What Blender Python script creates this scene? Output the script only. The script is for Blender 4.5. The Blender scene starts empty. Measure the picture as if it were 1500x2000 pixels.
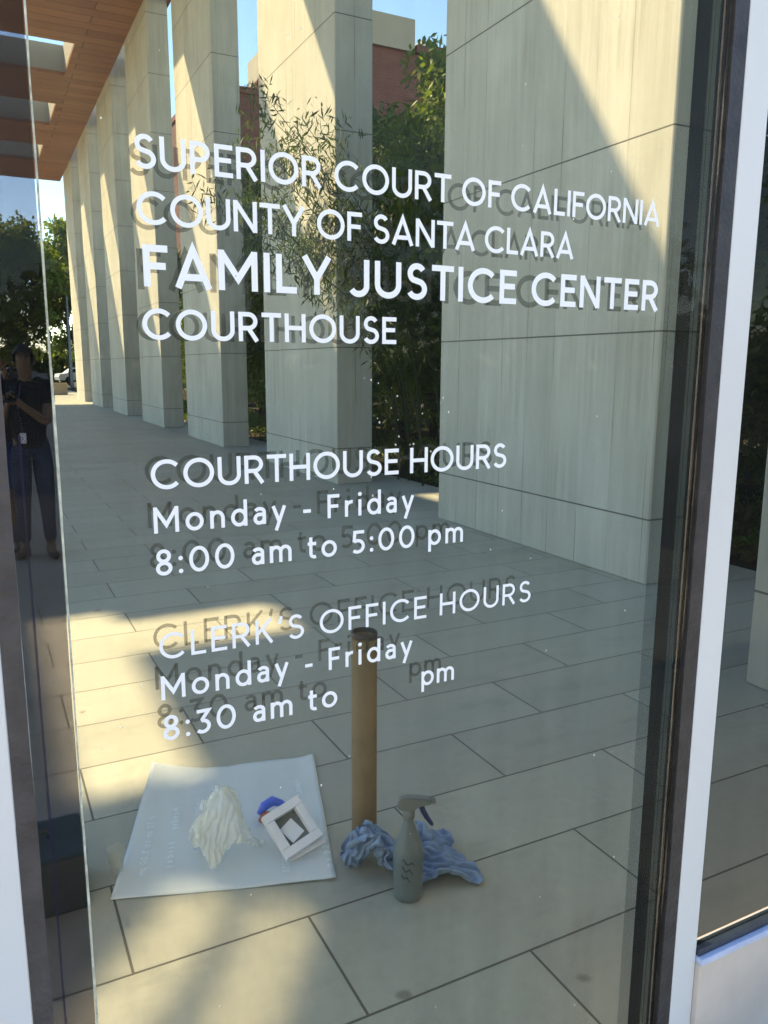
import bpy, bmesh, math, random
import numpy as np
from mathutils import Vector, Matrix
R = math.radians
random.seed(7); RNG = np.random.default_rng(7)
scene = bpy.context.scene
COL = scene.collection

# ------------------------------------------------------------------ camera
cam_d = bpy.data.cameras.new("camera"); cam = bpy.data.objects.new("camera", cam_d); COL.objects.link(cam)
yaw, pitch, roll = R(27.07), R(10.4), R(0.24)
f = Vector((math.sin(yaw)*math.cos(pitch), math.cos(yaw)*math.cos(pitch), -math.sin(pitch)))
r = Vector((math.cos(yaw), -math.sin(yaw), 0)); u = r.cross(f)
r2 = math.cos(roll)*r + math.sin(roll)*u; u2 = -math.sin(roll)*r + math.cos(roll)*u
m = Matrix((r2, u2, -f)).transposed().to_4x4(); m.translation = Vector((0, -1.0, 1.5))
cam.matrix_world = m
cam_d.sensor_fit = 'VERTICAL'; cam_d.sensor_height = 36; cam_d.lens = 1540/2000*36
cam_d.clip_start = 0.05; cam_d.clip_end = 3000
scene.camera = cam
scene.render.resolution_x, scene.render.resolution_y = 768, 1024

# ------------------------------------------------------------------ sky, sun, exposure
SD = Vector((-0.496, 0.69, 1.0)).normalized()       # direction towards the sun
w = bpy.data.worlds.new("World"); scene.world = w; w.use_nodes = True
nt = w.node_tree; nt.nodes.clear()
sky = nt.nodes.new("ShaderNodeTexSky"); sky.sky_type = 'NISHITA'; sky.sun_disc = False
sky.sun_elevation = math.asin(SD.z); sky.sun_rotation = math.atan2(SD.x, SD.y)
sky.ozone_density = 3.8; sky.dust_density = 0.0; sky.air_density = 0.85; sky.altitude = 2500
bg = nt.nodes.new("ShaderNodeBackground"); bg.inputs[1].default_value = 0.122
wo = nt.nodes.new("ShaderNodeOutputWorld")
hs = nt.nodes.new('ShaderNodeHueSaturation'); hs.inputs['Saturation'].default_value = 1.20; nt.links.new(sky.outputs[0], hs.inputs['Color']); nt.links.new(hs.outputs[0], bg.inputs[0]); nt.links.new(bg.outputs[0], wo.inputs[0])
sl = bpy.data.lights.new("sun", 'SUN'); sl.energy = 2.0; sl.angle = R(0.8); sl.color = (.90, .965, 1)
so = bpy.data.objects.new("sun", sl); COL.objects.link(so); so.rotation_euler = SD.to_track_quat('Z', 'Y').to_euler()
so.location = (0, 0, 30)
scene.view_settings.view_transform = 'Standard'; scene.view_settings.look = 'None'
scene.view_settings.gamma = 1; scene.view_settings.use_curve_mapping = False
scene.view_settings.exposure = 3.0
scene.view_settings.use_white_balance = True; scene.view_settings.white_balance_temperature = 15500; scene.view_settings.white_balance_tint = 21
scene.cycles.max_bounces = 10; scene.cycles.transparent_max_bounces = 24
scene.cycles.sample_clamp_indirect = 4

# ------------------------------------------------------------------ materials
def newmat(name):
    m = bpy.data.materials.new(name); m.use_nodes = True; n = m.node_tree; n.nodes.clear()
    out = n.nodes.new("ShaderNodeOutputMaterial"); return m, n, out
def N(n, t, **k):
    x = n.nodes.new(t)
    for a, b in k.items():
        if a.startswith('i_'): x.inputs[a[2:].replace('_', ' ')].default_value = b
        else: setattr(x, a, b)
    return x
def math_(n, op, a, b=None, clamp=False):
    x = n.nodes.new("ShaderNodeMath"); x.operation = op; x.use_clamp = clamp
    for i, v in enumerate((a, b)):
        if v is None: continue
        if isinstance(v, (int, float)): x.inputs[i].default_value = v
        else: n.links.new(v, x.inputs[i])
    return x.outputs[0]
def mix(n, fac, a, b, typ='MIX'):
    x = n.nodes.new("ShaderNodeMix"); x.data_type = 'RGBA'; x.blend_type = typ
    for i, v in ((0, fac), (6, a), (7, b)):
        if isinstance(v, (int, float)): x.inputs[i].default_value = v
        elif isinstance(v, tuple): x.inputs[i].default_value = (*v, 1) if len(v) == 3 else v
        else: n.links.new(v, x.inputs[i])
    return x.outputs[2]
def coords(n, scale=(1, 1, 1), rot=(0, 0, 0), loc=(0, 0, 0)):
    tc = n.nodes.new("ShaderNodeNewGeometry"); mp = n.nodes.new("ShaderNodeMapping")
    mp.inputs['Scale'].default_value = scale; mp.inputs['Rotation'].default_value = rot; mp.inputs['Location'].default_value = loc
    n.links.new(tc.outputs['Position'], mp.inputs[0]); return mp.outputs[0]
def ocoords(n, scale=(1, 1, 1)):
    tc = n.nodes.new("ShaderNodeTexCoord"); mp = n.nodes.new("ShaderNodeMapping"); mp.inputs['Scale'].default_value = scale
    n.links.new(tc.outputs['Object'], mp.inputs[0]); return mp.outputs[0]
def noise(n, vec, scale, detail=4, rough=.55, lo=.3, hi=.7):
    x = N(n, "ShaderNodeTexNoise"); x.inputs['Scale'].default_value = scale; x.inputs['Detail'].default_value = detail; x.inputs['Roughness'].default_value = rough
    n.links.new(vec, x.inputs['Vector'])
    mr = n.nodes.new("ShaderNodeMapRange"); mr.inputs[1].default_value = lo; mr.inputs[2].default_value = hi
    n.links.new(x.outputs[0], mr.inputs[0]); return mr.outputs[0]
def principled(n, out, col, rough=.7, spec=.4, metal=0, height=None, bstr=.3, bdist=.01):
    p = N(n, "ShaderNodeBsdfPrincipled")
    if isinstance(col, tuple): p.inputs['Base Color'].default_value = (*col, 1)
    else: n.links.new(col, p.inputs['Base Color'])
    if isinstance(rough, (int, float)): p.inputs['Roughness'].default_value = rough
    else: n.links.new(rough, p.inputs['Roughness'])
    p.inputs['Specular IOR Level'].default_value = spec; p.inputs['Metallic'].default_value = metal
    if height is not None:
        b = N(n, "ShaderNodeBump"); b.inputs['Strength'].default_value = bstr; b.inputs['Distance'].default_value = bdist
        n.links.new(height, b.inputs['Height']); n.links.new(b.outputs[0], p.inputs['Normal'])
    n.links.new(p.outputs[0], out.inputs[0]); return p
def plain(name, col, rough=.6, var=.15, scale=8, spec=.4, metal=0, bump=.2):
    m, n, out = newmat(name); v = ocoords(n); a = noise(n, v, scale, 5)
    c = mix(n, a, tuple(x*(1-var) for x in col), tuple(min(1, x*(1+var)) for x in col))
    h = noise(n, v, scale*6, 3)
    principled(n, out, c, rough, spec, metal, h, bump, .003); return m

def mat_concrete():
    m, n, out = newmat("board_formed_concrete")
    v = coords(n, (1, 1, .10)); v2 = coords(n, (1, 1, 1)); v3 = coords(n, (1, 1, .035))
    st = noise(n, v, 7, 6, .65, .32, .68); st2 = noise(n, v3, 24, 4, .6, .38, .64); bl = noise(n, v2, 1.1, 4, .6, .3, .7)
    c = mix(n, st, (.50, .475, .40), (.63, .605, .53))
    c = mix(n, math_(n, 'MULTIPLY', math_(n, 'MULTIPLY', st2, .75), noise(n, v2, 1.6, 3, .5, .35, .7)), c, (.36, .32, .25))
    c = mix(n, math_(n, 'MULTIPLY', bl, .35), c, (.56, .545, .48))
    pt = noise(n, coords(n, (1, 1, .5)), .9, 6, .7, .42, .75); c = mix(n, math_(n, 'MULTIPLY', pt, .4), c, (.39, .365, .30))
    # joints: horizontal every 1.28 m from z .465, board lines along the faces
    g = n.nodes.new("ShaderNodeNewGeometry"); sx = n.nodes.new("ShaderNodeSeparateXYZ"); n.links.new(g.outputs['Position'], sx.inputs[0])
    zz = math_(n, 'FRACT', math_(n, 'DIVIDE', math_(n, 'SUBTRACT', sx.outputs[2], .465-12.8), 1.28))
    d = math_(n, 'ABSOLUTE', math_(n, 'SUBTRACT', zz, .5)); hj = math_(n, 'GREATER_THAN', d, .4955)
    yy = math_(n, 'FRACT', math_(n, 'DIVIDE', math_(n, 'ADD', math_(n, 'ADD', sx.outputs[1], sx.outputs[0]), 20), .347))
    dy = math_(n, 'ABSOLUTE', math_(n, 'SUBTRACT', yy, .5)); vj = math_(n, 'GREATER_THAN', dy, .490)
    br = noise(n, coords(n, (1, 1, .25)), 3.5, 3, .5, .42, .6)
    vj = math_(n, 'MULTIPLY', vj, math_(n, 'MULTIPLY', br, .75))
    # boards differ slightly in tone
    bd = math_(n, 'FLOOR', math_(n, 'DIVIDE', math_(n, 'ADD', math_(n, 'ADD', sx.outputs[1], sx.outputs[0]), 20), .347))
    wn = n.nodes.new("ShaderNodeTexWhiteNoise"); wn.noise_dimensions = '1D'; n.links.new(bd, wn.inputs['W'])
    c = mix(n, math_(n, 'MULTIPLY', wn.outputs[0], .34), c, (.38, .35, .28))
    c = mix(n, math_(n, 'MULTIPLY', hj, .85), c, (.08, .075, .06))
    c = mix(n, vj, c, (.15, .135, .105))
    # bug holes
    vo = N(n, "ShaderNodeTexVoronoi"); vo.inputs['Scale'].default_value = 2.6; n.links.new(coords(n), vo.inputs['Vector'])
    bh = math_(n, 'LESS_THAN', vo.outputs[0], .018); c = mix(n, math_(n, 'MULTIPLY', bh, .7), c, (.1, .09, .07))
    hh = math_(n, 'SUBTRACT', math_(n, 'MULTIPLY', st, .25), math_(n, 'ADD', math_(n, 'MULTIPLY', hj, 2.0), vj))
    principled(n, out, c, .78, .3, 0, hh, .35, .01); return m

def mat_paving():
    m, n, out = newmat("stone_slab_paving")
    def brick(loc, mort):
        b = N(n, "ShaderNodeTexBrick"); b.offset = .5; b.squash = 1
        b.inputs['Scale'].default_value = 1; b.inputs['Brick Width'].default_value = .94; b.inputs['Row Height'].default_value = .382
        b.inputs['Mortar Size'].default_value = mort; b.inputs['Mortar Smooth'].default_value = .25
        b.inputs['Color1'].default_value = (0, 0, 0, 1); b.inputs['Color2'].default_value = (1, 1, 1, 1); b.inputs['Mortar'].default_value = (.5, .5, .5, 1)
        n.links.new(coords(n, (1, 1, 1), (0, 0, 0), loc), b.inputs[0]); return b
    b1 = brick((94-.235+.47, 38.2-.066+.382*0, 0), .0040)
    v = coords(n)
    big = noise(n, v, .8, 5, .6, .3, .7); fine = noise(n, v, 26, 6, .7, .3, .7); grit = noise(n, v, 210, 3, .6, .35, .65)
    c = mix(n, big, (.39, .385, .33), (.47, .465, .395))
    c = mix(n, math_(n, 'MULTIPLY', b1.outputs['Color'], .5), c, (.31, .30, .255))
    c = mix(n, math_(n, 'MULTIPLY', fine, .34), c, (.27, .27, .235))
    c = mix(n, math_(n, 'MULTIPLY', grit, .16), c, (.17, .17, .15))
    # spots of old gum and dirt
    vo = N(n, "ShaderNodeTexVoronoi"); vo.inputs['Scale'].default_value = 2.3
    nn = N(n, "ShaderNodeTexNoise"); nn.inputs['Scale'].default_value = 9; n.links.new(v, nn.inputs['Vector'])
    vm = n.nodes.new("ShaderNodeVectorMath"); vm.operation = 'MULTIPLY_ADD'; n.links.new(nn.outputs['Color'], vm.inputs[0]); vm.inputs[1].default_value = (.05, .05, 0); n.links.new(v, vm.inputs[2])
    n.links.new(vm.outputs[0], vo.inputs['Vector'])
    mr = n.nodes.new("ShaderNodeMapRange"); mr.inputs[1].default_value = .028; mr.inputs[2].default_value = .055; mr.inputs[3].default_value = 1; mr.inputs[4].default_value = 0
    n.links.new(vo.outputs[0], mr.inputs[0]); c = mix(n, math_(n, 'MULTIPLY', mr.outputs[0], .7), c, (.12, .12, .105))
    st = noise(n, coords(n, (.6, 1.6, 1)), 2.2, 5, .7, .52, .75); c = mix(n, math_(n, 'MULTIPLY', st, .5), c, (.22, .222, .195))
    c = mix(n, b1.outputs['Fac'], c, (.10, .098, .085))
    rough = math_(n, 'ADD', .48, math_(n, 'MULTIPLY', big, .22))
    h = math_(n, 'SUBTRACT', math_(n, 'MULTIPLY', grit, .08), math_(n, 'MULTIPLY', b1.outputs['Fac'], 1.5))
    principled(n, out, c, rough, .35, 0, h, .4, .004); return m

def mat_wood():
    m, n, out = newmat("cedar_boards")
    b = N(n, "ShaderNodeTexBrick"); b.offset = .37; b.inputs['Scale'].default_value = 1
    b.inputs['Brick Width'].default_value = 3.4; b.inputs['Row Height'].default_value = .42; b.inputs['Mortar Size'].default_value = .010
    b.inputs['Color1'].default_value = (0, 0, 0, 1); b.inputs['Color2'].default_value = (1, 1, 1, 1)
    n.links.new(coords(n, (1, 1, 1), (0, 0, 0), (50, 50, 0)), b.inputs[0])
    g = noise(n, coords(n, (.12, 1, 1)), 12, 6, .65); big = noise(n, coords(n), .5, 3)
    c = mix(n, b.outputs['Color'], (.25, .085, .04), (.40, .155, .075))
    c = mix(n, math_(n, 'MULTIPLY', g, .45), c, (.23, .09, .035))
    c = mix(n, math_(n, 'MULTIPLY', big, .3), c, (.46, .24, .13))
    c = mix(n, b.outputs['Fac'], c, (.04, .02, .01))
    principled(n, out, c, .5, .35, 0, g, .15, .01); return m

def mat_glass(name, tint, gloss=1.0, rough=0.0, streak=0.0, dirt=0.0):
    m, n, out = newmat(name)
    t = N(n, "ShaderNodeBsdfTransparent"); g = N(n, "ShaderNodeBsdfGlossy"); g.inputs['Roughness'].default_value = rough
    g.inputs['Color'].default_value = (.9, .97, .93, 1)
    if streak:
        s = noise(n, coords(n, (1, 1, .12)), 14, 5, .6, .25, .75)
        c = mix(n, math_(n, 'MULTIPLY', s, streak), tint, tuple(x*.80 for x in tint)); n.links.new(c, t.inputs[0])
    else: t.inputs[0].default_value = (*tint, 1)
    fr = N(n, "ShaderNodeFresnel"); fr.inputs['IOR'].default_value = 1.45
    gb = N(n, 'ShaderNodeNewGeometry'); fac = math_(n, 'MULTIPLY', math_(n, 'MULTIPLY', fr.outputs[0], gloss, True), math_(n, 'SUBTRACT', 1.0, gb.outputs['Backfacing']))
    mx = N(n, "ShaderNodeMixShader"); n.links.new(fac, mx.inputs[0]); n.links.new(t.outputs[0], mx.inputs[1]); n.links.new(g.outputs[0], mx.inputs[2])
    if dirt:      # wipe smears and dust left by cleaning
        d = N(n, 'ShaderNodeBsdfDiffuse'); d.inputs[0].default_value = (.8, .82, .8, 1); m2 = N(n, 'ShaderNodeMixShader')
        a1 = noise(n, coords(n, (1, 1, .16), (0, R(16), 0)), 5, 6, .7, .42, .8); a2 = noise(n, coords(n, (.25, 1, 1), (0, R(-24), 0)), 7, 6, .7, .5, .8)
        dd = math_(n, 'ADD', dirt*.35, math_(n, 'MULTIPLY', math_(n, 'ADD', a1, a2), dirt))
        n.links.new(math_(n, 'MULTIPLY', dd, math_(n, 'SUBTRACT', 1.0, gb.outputs['Backfacing'])), m2.inputs[0]); n.links.new(mx.outputs[0], m2.inputs[1]); n.links.new(d.outputs[0], m2.inputs[2]); mx = m2
    n.links.new(mx.outputs[0], out.inputs[0]); return m
def mat_film(name, col, alpha, rough=.5):
    m, n, out = newmat(name)
    t = N(n, "ShaderNodeBsdfTransparent"); d = N(n, "ShaderNodeBsdfPrincipled"); d.inputs['Base Color'].default_value = (*col, 1); d.inputs['Roughness'].default_value = rough
    mx = N(n, "ShaderNodeMixShader"); mx.inputs[0].default_value = alpha
    n.links.new(t.outputs[0], mx.inputs[1]); n.links.new(d.outputs[0], mx.inputs[2]); n.links.new(mx.outputs[0], out.inputs[0]); return m
def mat_leaf(name, ca, cb, scale=1.2):
    m, n, out = newmat(name)
    gi = N(n, "ShaderNodeNewGeometry"); wn = N(n, "ShaderNodeTexNoise"); wn.inputs['Scale'].default_value = scale; n.links.new(gi.outputs['Position'], wn.inputs['Vector'])
    mr = n.nodes.new("ShaderNodeMapRange"); mr.inputs[1].default_value = .35; mr.inputs[2].default_value = .65; n.links.new(wn.outputs[0], mr.inputs[0])
    ri = mix(n, gi.outputs['Random Per Island'], ca, cb); c = mix(n, math_(n, 'MULTIPLY', mr.outputs[0], .6), ri, cb)
    d = N(n, "ShaderNodeBsdfPrincipled"); d.inputs['Roughness'].default_value = .55; n.links.new(c, d.inputs['Base Color'])
    t = N(n, "ShaderNodeBsdfTranslucent"); n.links.new(mix(n, .5, c, tuple(min(1, x*1.8) for x in cb)), t.inputs[0])
    mx = N(n, "ShaderNodeMixShader"); mx.inputs[0].default_value = .38
    n.links.new(d.outputs[0], mx.inputs[1]); n.links.new(t.outputs[0], mx.inputs[2]); n.links.new(mx.outputs[0], out.inputs[0]); return m

M = {}
M['concrete'] = mat_concrete(); M['paving'] = mat_paving(); M['wood'] = mat_wood()
M['glass'] = mat_glass("clear_door_glass", (.765, .785, .755), .15, 0, .35, .010)
M['glass_side'] = mat_glass("side_window_glass", (.60, .615, .59), .15, 0, .2, .01)
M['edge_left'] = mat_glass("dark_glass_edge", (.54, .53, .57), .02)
M['frame_refl_a'] = mat_glass("pale_frame_reflection", (.80, .83, .84), .02)  # right-hand bands: the frame's reflection put into the tint
M['frame_refl_b'] = mat_glass("dark_frame_reflection", (.31, .315, .325), .02, 0, .8)
M['frame_refl_c'] = mat_glass("grey_frame_reflection", (.50, .54, .53), .02, 0, .5)
M['frame_refl_line'] = mat_film('grey_frame_refl_line', (.16, .17, .18), .6)  # grooves of the reflected frame, drawn as grey lines
M['white_metal'] = plain("white_painted_aluminium", (.70, .685, .68), .38, .03, 3, .4, 0, .05)
M['gasket'] = plain("dark_bronze_gasket", (.040, .034, .036), .5, .35, 20, .4, 0, .4)
M['gasket_l'] = plain("weathered_bronze_edge", (.066, .055, .055), .55, .35, 14, .4, 0, .5)
M['violet'] = mat_film('violet_protective_strip', (.34, .30, .70), .45)
M['bead'] = plain("pale_sealant_bead", (.62, .62, .50), .5, .4, 60, .5, 0, .8)
M['navy_gasket'] = plain("blue_black_gasket", (.018, .035, .055), .3, .2, 20, .5)
M['sill'] = plain("pale_blue_metal_sill", (.50, .57, .74), .4, .1, 20)
M['pink_wall'] = plain("pinkish_stone_panel", (.66, .52, .45), .7, .12, 5, .3)
M['vinyl'] = plain("white_vinyl", (.90, .90, .92), .45, .01, 3, .3, 0, 0)
M['letter_reflection'] = mat_film("grey_lettering_reflection", (.07, .075, .07), .58)  # reflection of the letters, painted as a see-through dark grey
M['paper'] = mat_film("translucent_backing_paper", (.76, .85, .88), .70, .35)
M['paper_print'] = plain("pale_printed_letters", (.74, .86, .88), .4, .05, 10)
M['film'] = mat_film('crumpled_clear_film', (.88, .90, .84), .34, .2)
M['white_card'] = plain("white_card", (.80, .82, .88), .6, .04, 10)
M['grey_card'] = plain("grey_inner_card", (.16, .17, .16), .5, .2, 10)
M['blue_plastic'] = plain("bright_blue_plastic", (.02, .16, .80), .3, .1, 10, .5)
M['orange_plastic'] = plain("orange_plastic", (.60, .13, .04), .35, .2, 10)
M['cloth'] = plain("blue_cotton_cloth", (.19, .32, .47), .9, .08, 30, .1, 0, .3)
M['cardboard'] = plain("brown_cardboard", (.235, .155, .092), .75, .12, 12, .2)
M['bottle'] = plain("grey_translucent_bottle", (.12, .165, .17), .3, .12, 14, .5)
M['bottle_dark'] = plain("dark_script_print", (.03, .035, .045), .4, .1, 10)
M['trigger'] = plain("grey_spray_head_plastic", (.16, .18, .175), .4, .15, 20)
M['navy_plastic'] = plain("navy_trigger_plastic", (.01, .025, .12), .35, .1, 20)
M['case'] = plain("dark_slate_case", (.075, .09, .09), .5, .2, 20)
M['teal'] = plain("teal_case_rim", (.03, .085, .105), .4, .15, 20)
M['skin'] = plain("skin", (.23, .125, .08), .55, .1, 14)
M['hair'] = plain("black_hair", (.012, .010, .010), .6, .3, 60)
M['black_shirt'] = plain("black_cotton", (.016, .018, .022), .9, .2, 20, .1)
M['jeans'] = plain("dark_blue_denim", (.03, .052, .095), .85, .3, 20, .1)
M['shoe'] = plain("black_leather", (.015, .013, .014), .4, .2, 20)
M['brown_shoe'] = plain("brown_leather", (.10, .055, .035), .5, .2, 20)
M['jacket'] = plain("grey_brown_fabric", (.075, .062, .066), .9, .2, 20, .1)
M['shorts'] = plain("blue_shorts_fabric", (.02, .075, .22), .85, .2, 20, .1)
M['sock'] = plain("grey_socks", (.13, .13, .18), .9, .1, 20, .1)
M['phone'] = plain("black_phone", (.01, .01, .012), .15, .1, 10, .5)
M['brick'] = None
M['bark'] = plain("bark", (.11, .085, .06), .85, .3, 10)
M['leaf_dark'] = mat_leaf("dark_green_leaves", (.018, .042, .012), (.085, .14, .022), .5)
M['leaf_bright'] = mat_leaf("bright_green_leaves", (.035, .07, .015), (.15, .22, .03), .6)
M['leaf_bamboo'] = mat_leaf("bamboo_leaves", (.02, .04, .012), (.07, .11, .035), .8)
M['leaf_brown'] = mat_leaf("brown_and_green_ground_leaves", (.05, .06, .015), (.16, .11, .035), 3)
M['soil'] = plain("planting_soil", (.045, .035, .022), .9, .3, 3, .1, 0, .8)
M['beige'] = plain("beige_render", (.36, .32, .26), .8, .06, .4)
M['steel'] = plain("grey_painted_steel", (.22, .26, .30), .4, .1, 4)
M['car_white'] = plain("white_car_paint", (.72, .76, .80), .25, .03, 2, .5)
M['car_blue'] = plain("silver_blue_car_paint", (.22, .33, .42), .25, .05, 2, .5)
M['dark_glass'] = plain("dark_car_glass", (.02, .03, .04), .1, .1, 4, .5)
M['tyre'] = plain("rubber_tyre", (.02, .02, .02), .8, .2, 20)
M['tan'] = plain("tan_stone", (.44, .31, .20), .8, .12, 3)
M['asphalt'] = plain("asphalt", (.055, .055, .055), .85, .2, 2)
def mat_brick():
    m, n, out = newmat("red_brick")
    b = N(n, "ShaderNodeTexBrick"); b.inputs['Scale'].default_value = 1; b.inputs['Brick Width'].default_value = .6; b.inputs['Row Height'].default_value = .22; b.inputs['Mortar Size'].default_value = .02
    b.inputs['Color1'].default_value = (.20, .065, .05, 1); b.inputs['Color2'].default_value = (.27, .10, .08, 1); b.inputs['Mortar'].default_value = (.2, .14, .12, 1)
    n.links.new(coords(n, (1, 1, 1), (R(90), 0, 0)), b.inputs[0])
    c = mix(n, noise(n, coords(n), .3, 4), b.outputs['Color'], (.17, .06, .05)); principled(n, out, c, .85, .2); return m
M['brick'] = mat_brick()

# ------------------------------------------------------------------ object helpers
def link(o, parent=None):
    COL.objects.link(o)
    if parent is not None: o.parent = parent
    return o
def tag(o, label=None, cat=None, group=None, kind=None):
    if label: o['label'] = label
    if cat: o['category'] = cat
    if group: o['group'] = group
    if kind: o['kind'] = kind
    return o
def thing(name, label, cat, loc=(0, 0, 0), rz=0, group=None):
    o = bpy.data.objects.new(name, None); o.empty_display_size = .1; link(o); o.location = loc; o.rotation_euler = (0, 0, rz)
    return tag(o, label, cat, group)
def mesh_obj(name, verts, faces, mat, parent=None, smooth=False):
    me = bpy.data.meshes.new(name); me.from_pydata([tuple(v) for v in verts], [], faces); me.update()
    if smooth: me.polygons.foreach_set('use_smooth', [True]*len(me.polygons))
    me.materials.append(mat); return link(bpy.data.objects.new(name, me), parent)
def bm_obj(name, bm, mat, parent=None, smooth=False):
    bmesh.ops.recalc_face_normals(bm, faces=bm.faces)
    me = bpy.data.meshes.new(name); bm.to_mesh(me); bm.free()
    if smooth: me.polygons.foreach_set('use_smooth', [True]*len(me.polygons))
    me.materials.append(mat); return link(bpy.data.objects.new(name, me), parent)
def add_box(bm, x0, x1, y0, y1, z0, z1, bev=0, mat=None):
    g = bmesh.ops.create_cube(bm, size=1)
    for v in g['verts']: v.co = Vector((x0+(v.co.x+.5)*(x1-x0), y0+(v.co.y+.5)*(y1-y0), z0+(v.co.z+.5)*(z1-z0)))
    if bev:
        es = list({e for v in g['verts'] for e in v.link_edges})
        bmesh.ops.bevel(bm, geom=es, offset=bev, segments=2, affect='EDGES', profile=.5)
    return g['verts']
def box(name, x0, x1, y0, y1, z0, z1, mat, parent=None, bev=0):
    bm = bmesh.new(); add_box(bm, x0, x1, y0, y1, z0, z1, bev); return bm_obj(name, bm, mat, parent)
def lathe(name, prof, mat, parent=None, seg=32, loc=(0, 0, 0), close=True):
    vs, fs = [], []
    for rr, z in prof:
        for k in range(seg):
            a = 2*math.pi*k/seg; vs.append((loc[0]+rr*math.cos(a), loc[1]+rr*math.sin(a), loc[2]+z))
    for i in range(len(prof)-1):
        for k in range(seg):
            k2 = (k+1) % seg; fs.append((i*seg+k, i*seg+k2, (i+1)*seg+k2, (i+1)*seg+k))
    if close:
        fs.append(tuple(range(seg))[::-1]); fs.append(tuple((len(prof)-1)*seg+k for k in range(seg)))
    return mesh_obj(name, vs, fs, mat, parent, True)
def tube_bm(bm, pts, radii, seg=8):
    rings = []
    for i, p in enumerate(pts):
        p = Vector(p); a = Vector(pts[max(0, i-1)]); b = Vector(pts[min(len(pts)-1, i+1)]); t = (b-a).normalized()
        q = t.to_track_quat('Z', 'Y'); rr = radii[i] if hasattr(radii, '__len__') else radii
        rings.append([bm.verts.new(p + q @ Vector((rr*math.cos(2*math.pi*k/seg), rr*math.sin(2*math.pi*k/seg), 0))) for k in range(seg)])
    for A, B in zip(rings, rings[1:]):
        for k in range(seg): bm.faces.new((A[k], A[(k+1) % seg], B[(k+1) % seg], B[k]))
    bm.faces.new(rings[0][::-1]); bm.faces.new(rings[-1])
def tube(name, pts, radii, mat, parent=None, seg=8):
    bm = bmesh.new(); tube_bm(bm, pts, radii, seg); return bm_obj(name, bm, mat, parent, True)
def skin(name, pts, edges, radii, mat, parent=None, sub=2):
    me = bpy.data.meshes.new(name); me.from_pydata([tuple(p) for p in pts], edges, []); me.update()
    tmp = bpy.data.objects.new(name+"_t", me); COL.objects.link(tmp)
    md = tmp.modifiers.new("s", 'SKIN'); md.use_smooth_shade = True
    sv = me.skin_vertices[0].data
    for i, rr in enumerate(radii):
        sv[i].radius = rr if isinstance(rr, tuple) else (rr, rr); sv[i].use_root = (i == 0)
    tmp.modifiers.new("d", 'SUBSURF').levels = sub
    tmp.modifiers["d"].render_levels = sub
    dg = bpy.context.evaluated_depsgraph_get(); dg.update()
    out = bpy.data.meshes.new_from_object(tmp.evaluated_get(dg)); bpy.data.objects.remove(tmp)
    out.materials.clear(); out.materials.append(mat); out.name = name
    out.polygons.foreach_set('use_smooth', [True]*len(out.polygons))
    return link(bpy.data.objects.new(name, out), parent)

# ------------------------------------------------------------------ setting: ground, paving, planting bed
tag(mesh_obj("ground", [(-400, -400, -.06), (400, -400, -.06), (400, 500, -.06), (-400, 500, -.06)], [(0, 1, 2, 3)], M['asphalt']), kind='structure')
tag(box("paving", -14, 5.12, -9, 62, -.05, 0, M['paving']), kind='structure')
tag(box("planting_bed", 5.124, 15, -9, 62, -.055, -.015, M['soil']), kind='structure')

# ------------------------------------------------------------------ columns
where = ["nearest the door, its long board-marked face filling the right of the glass", "second from the door, half lit, bamboo added before it",
         "third from the door, with a tall pointed sun patch", "fourth from the door, narrow with a sun patch beside the first letter of the sign",
         "fifth from the door, slim in the distance", "sixth from the door, slim and far along the walkway", "last and farthest of the row, at the sunlit end of the walkway"]
for i in range(7):
    Y = 2.94+5.35*i
    o = box("concrete_column", -.0, .50, 0, 2.82, 0, 12.2, M['concrete'], None, .012)
    o.location = (4.07, Y, 0)
    tag(o, "tall beige concrete column "+where[i], "column", "concrete columns along the walkway")
o = box("concrete_column", 0, .6, 0, 1.27, 0, 9.9, M['concrete'], None, .012); o.location = (3.214, .155, 0)
tag(o, "beige concrete column with shaded foot seen at the right edge through the side window", "column", "concrete columns along the walkway")

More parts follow.
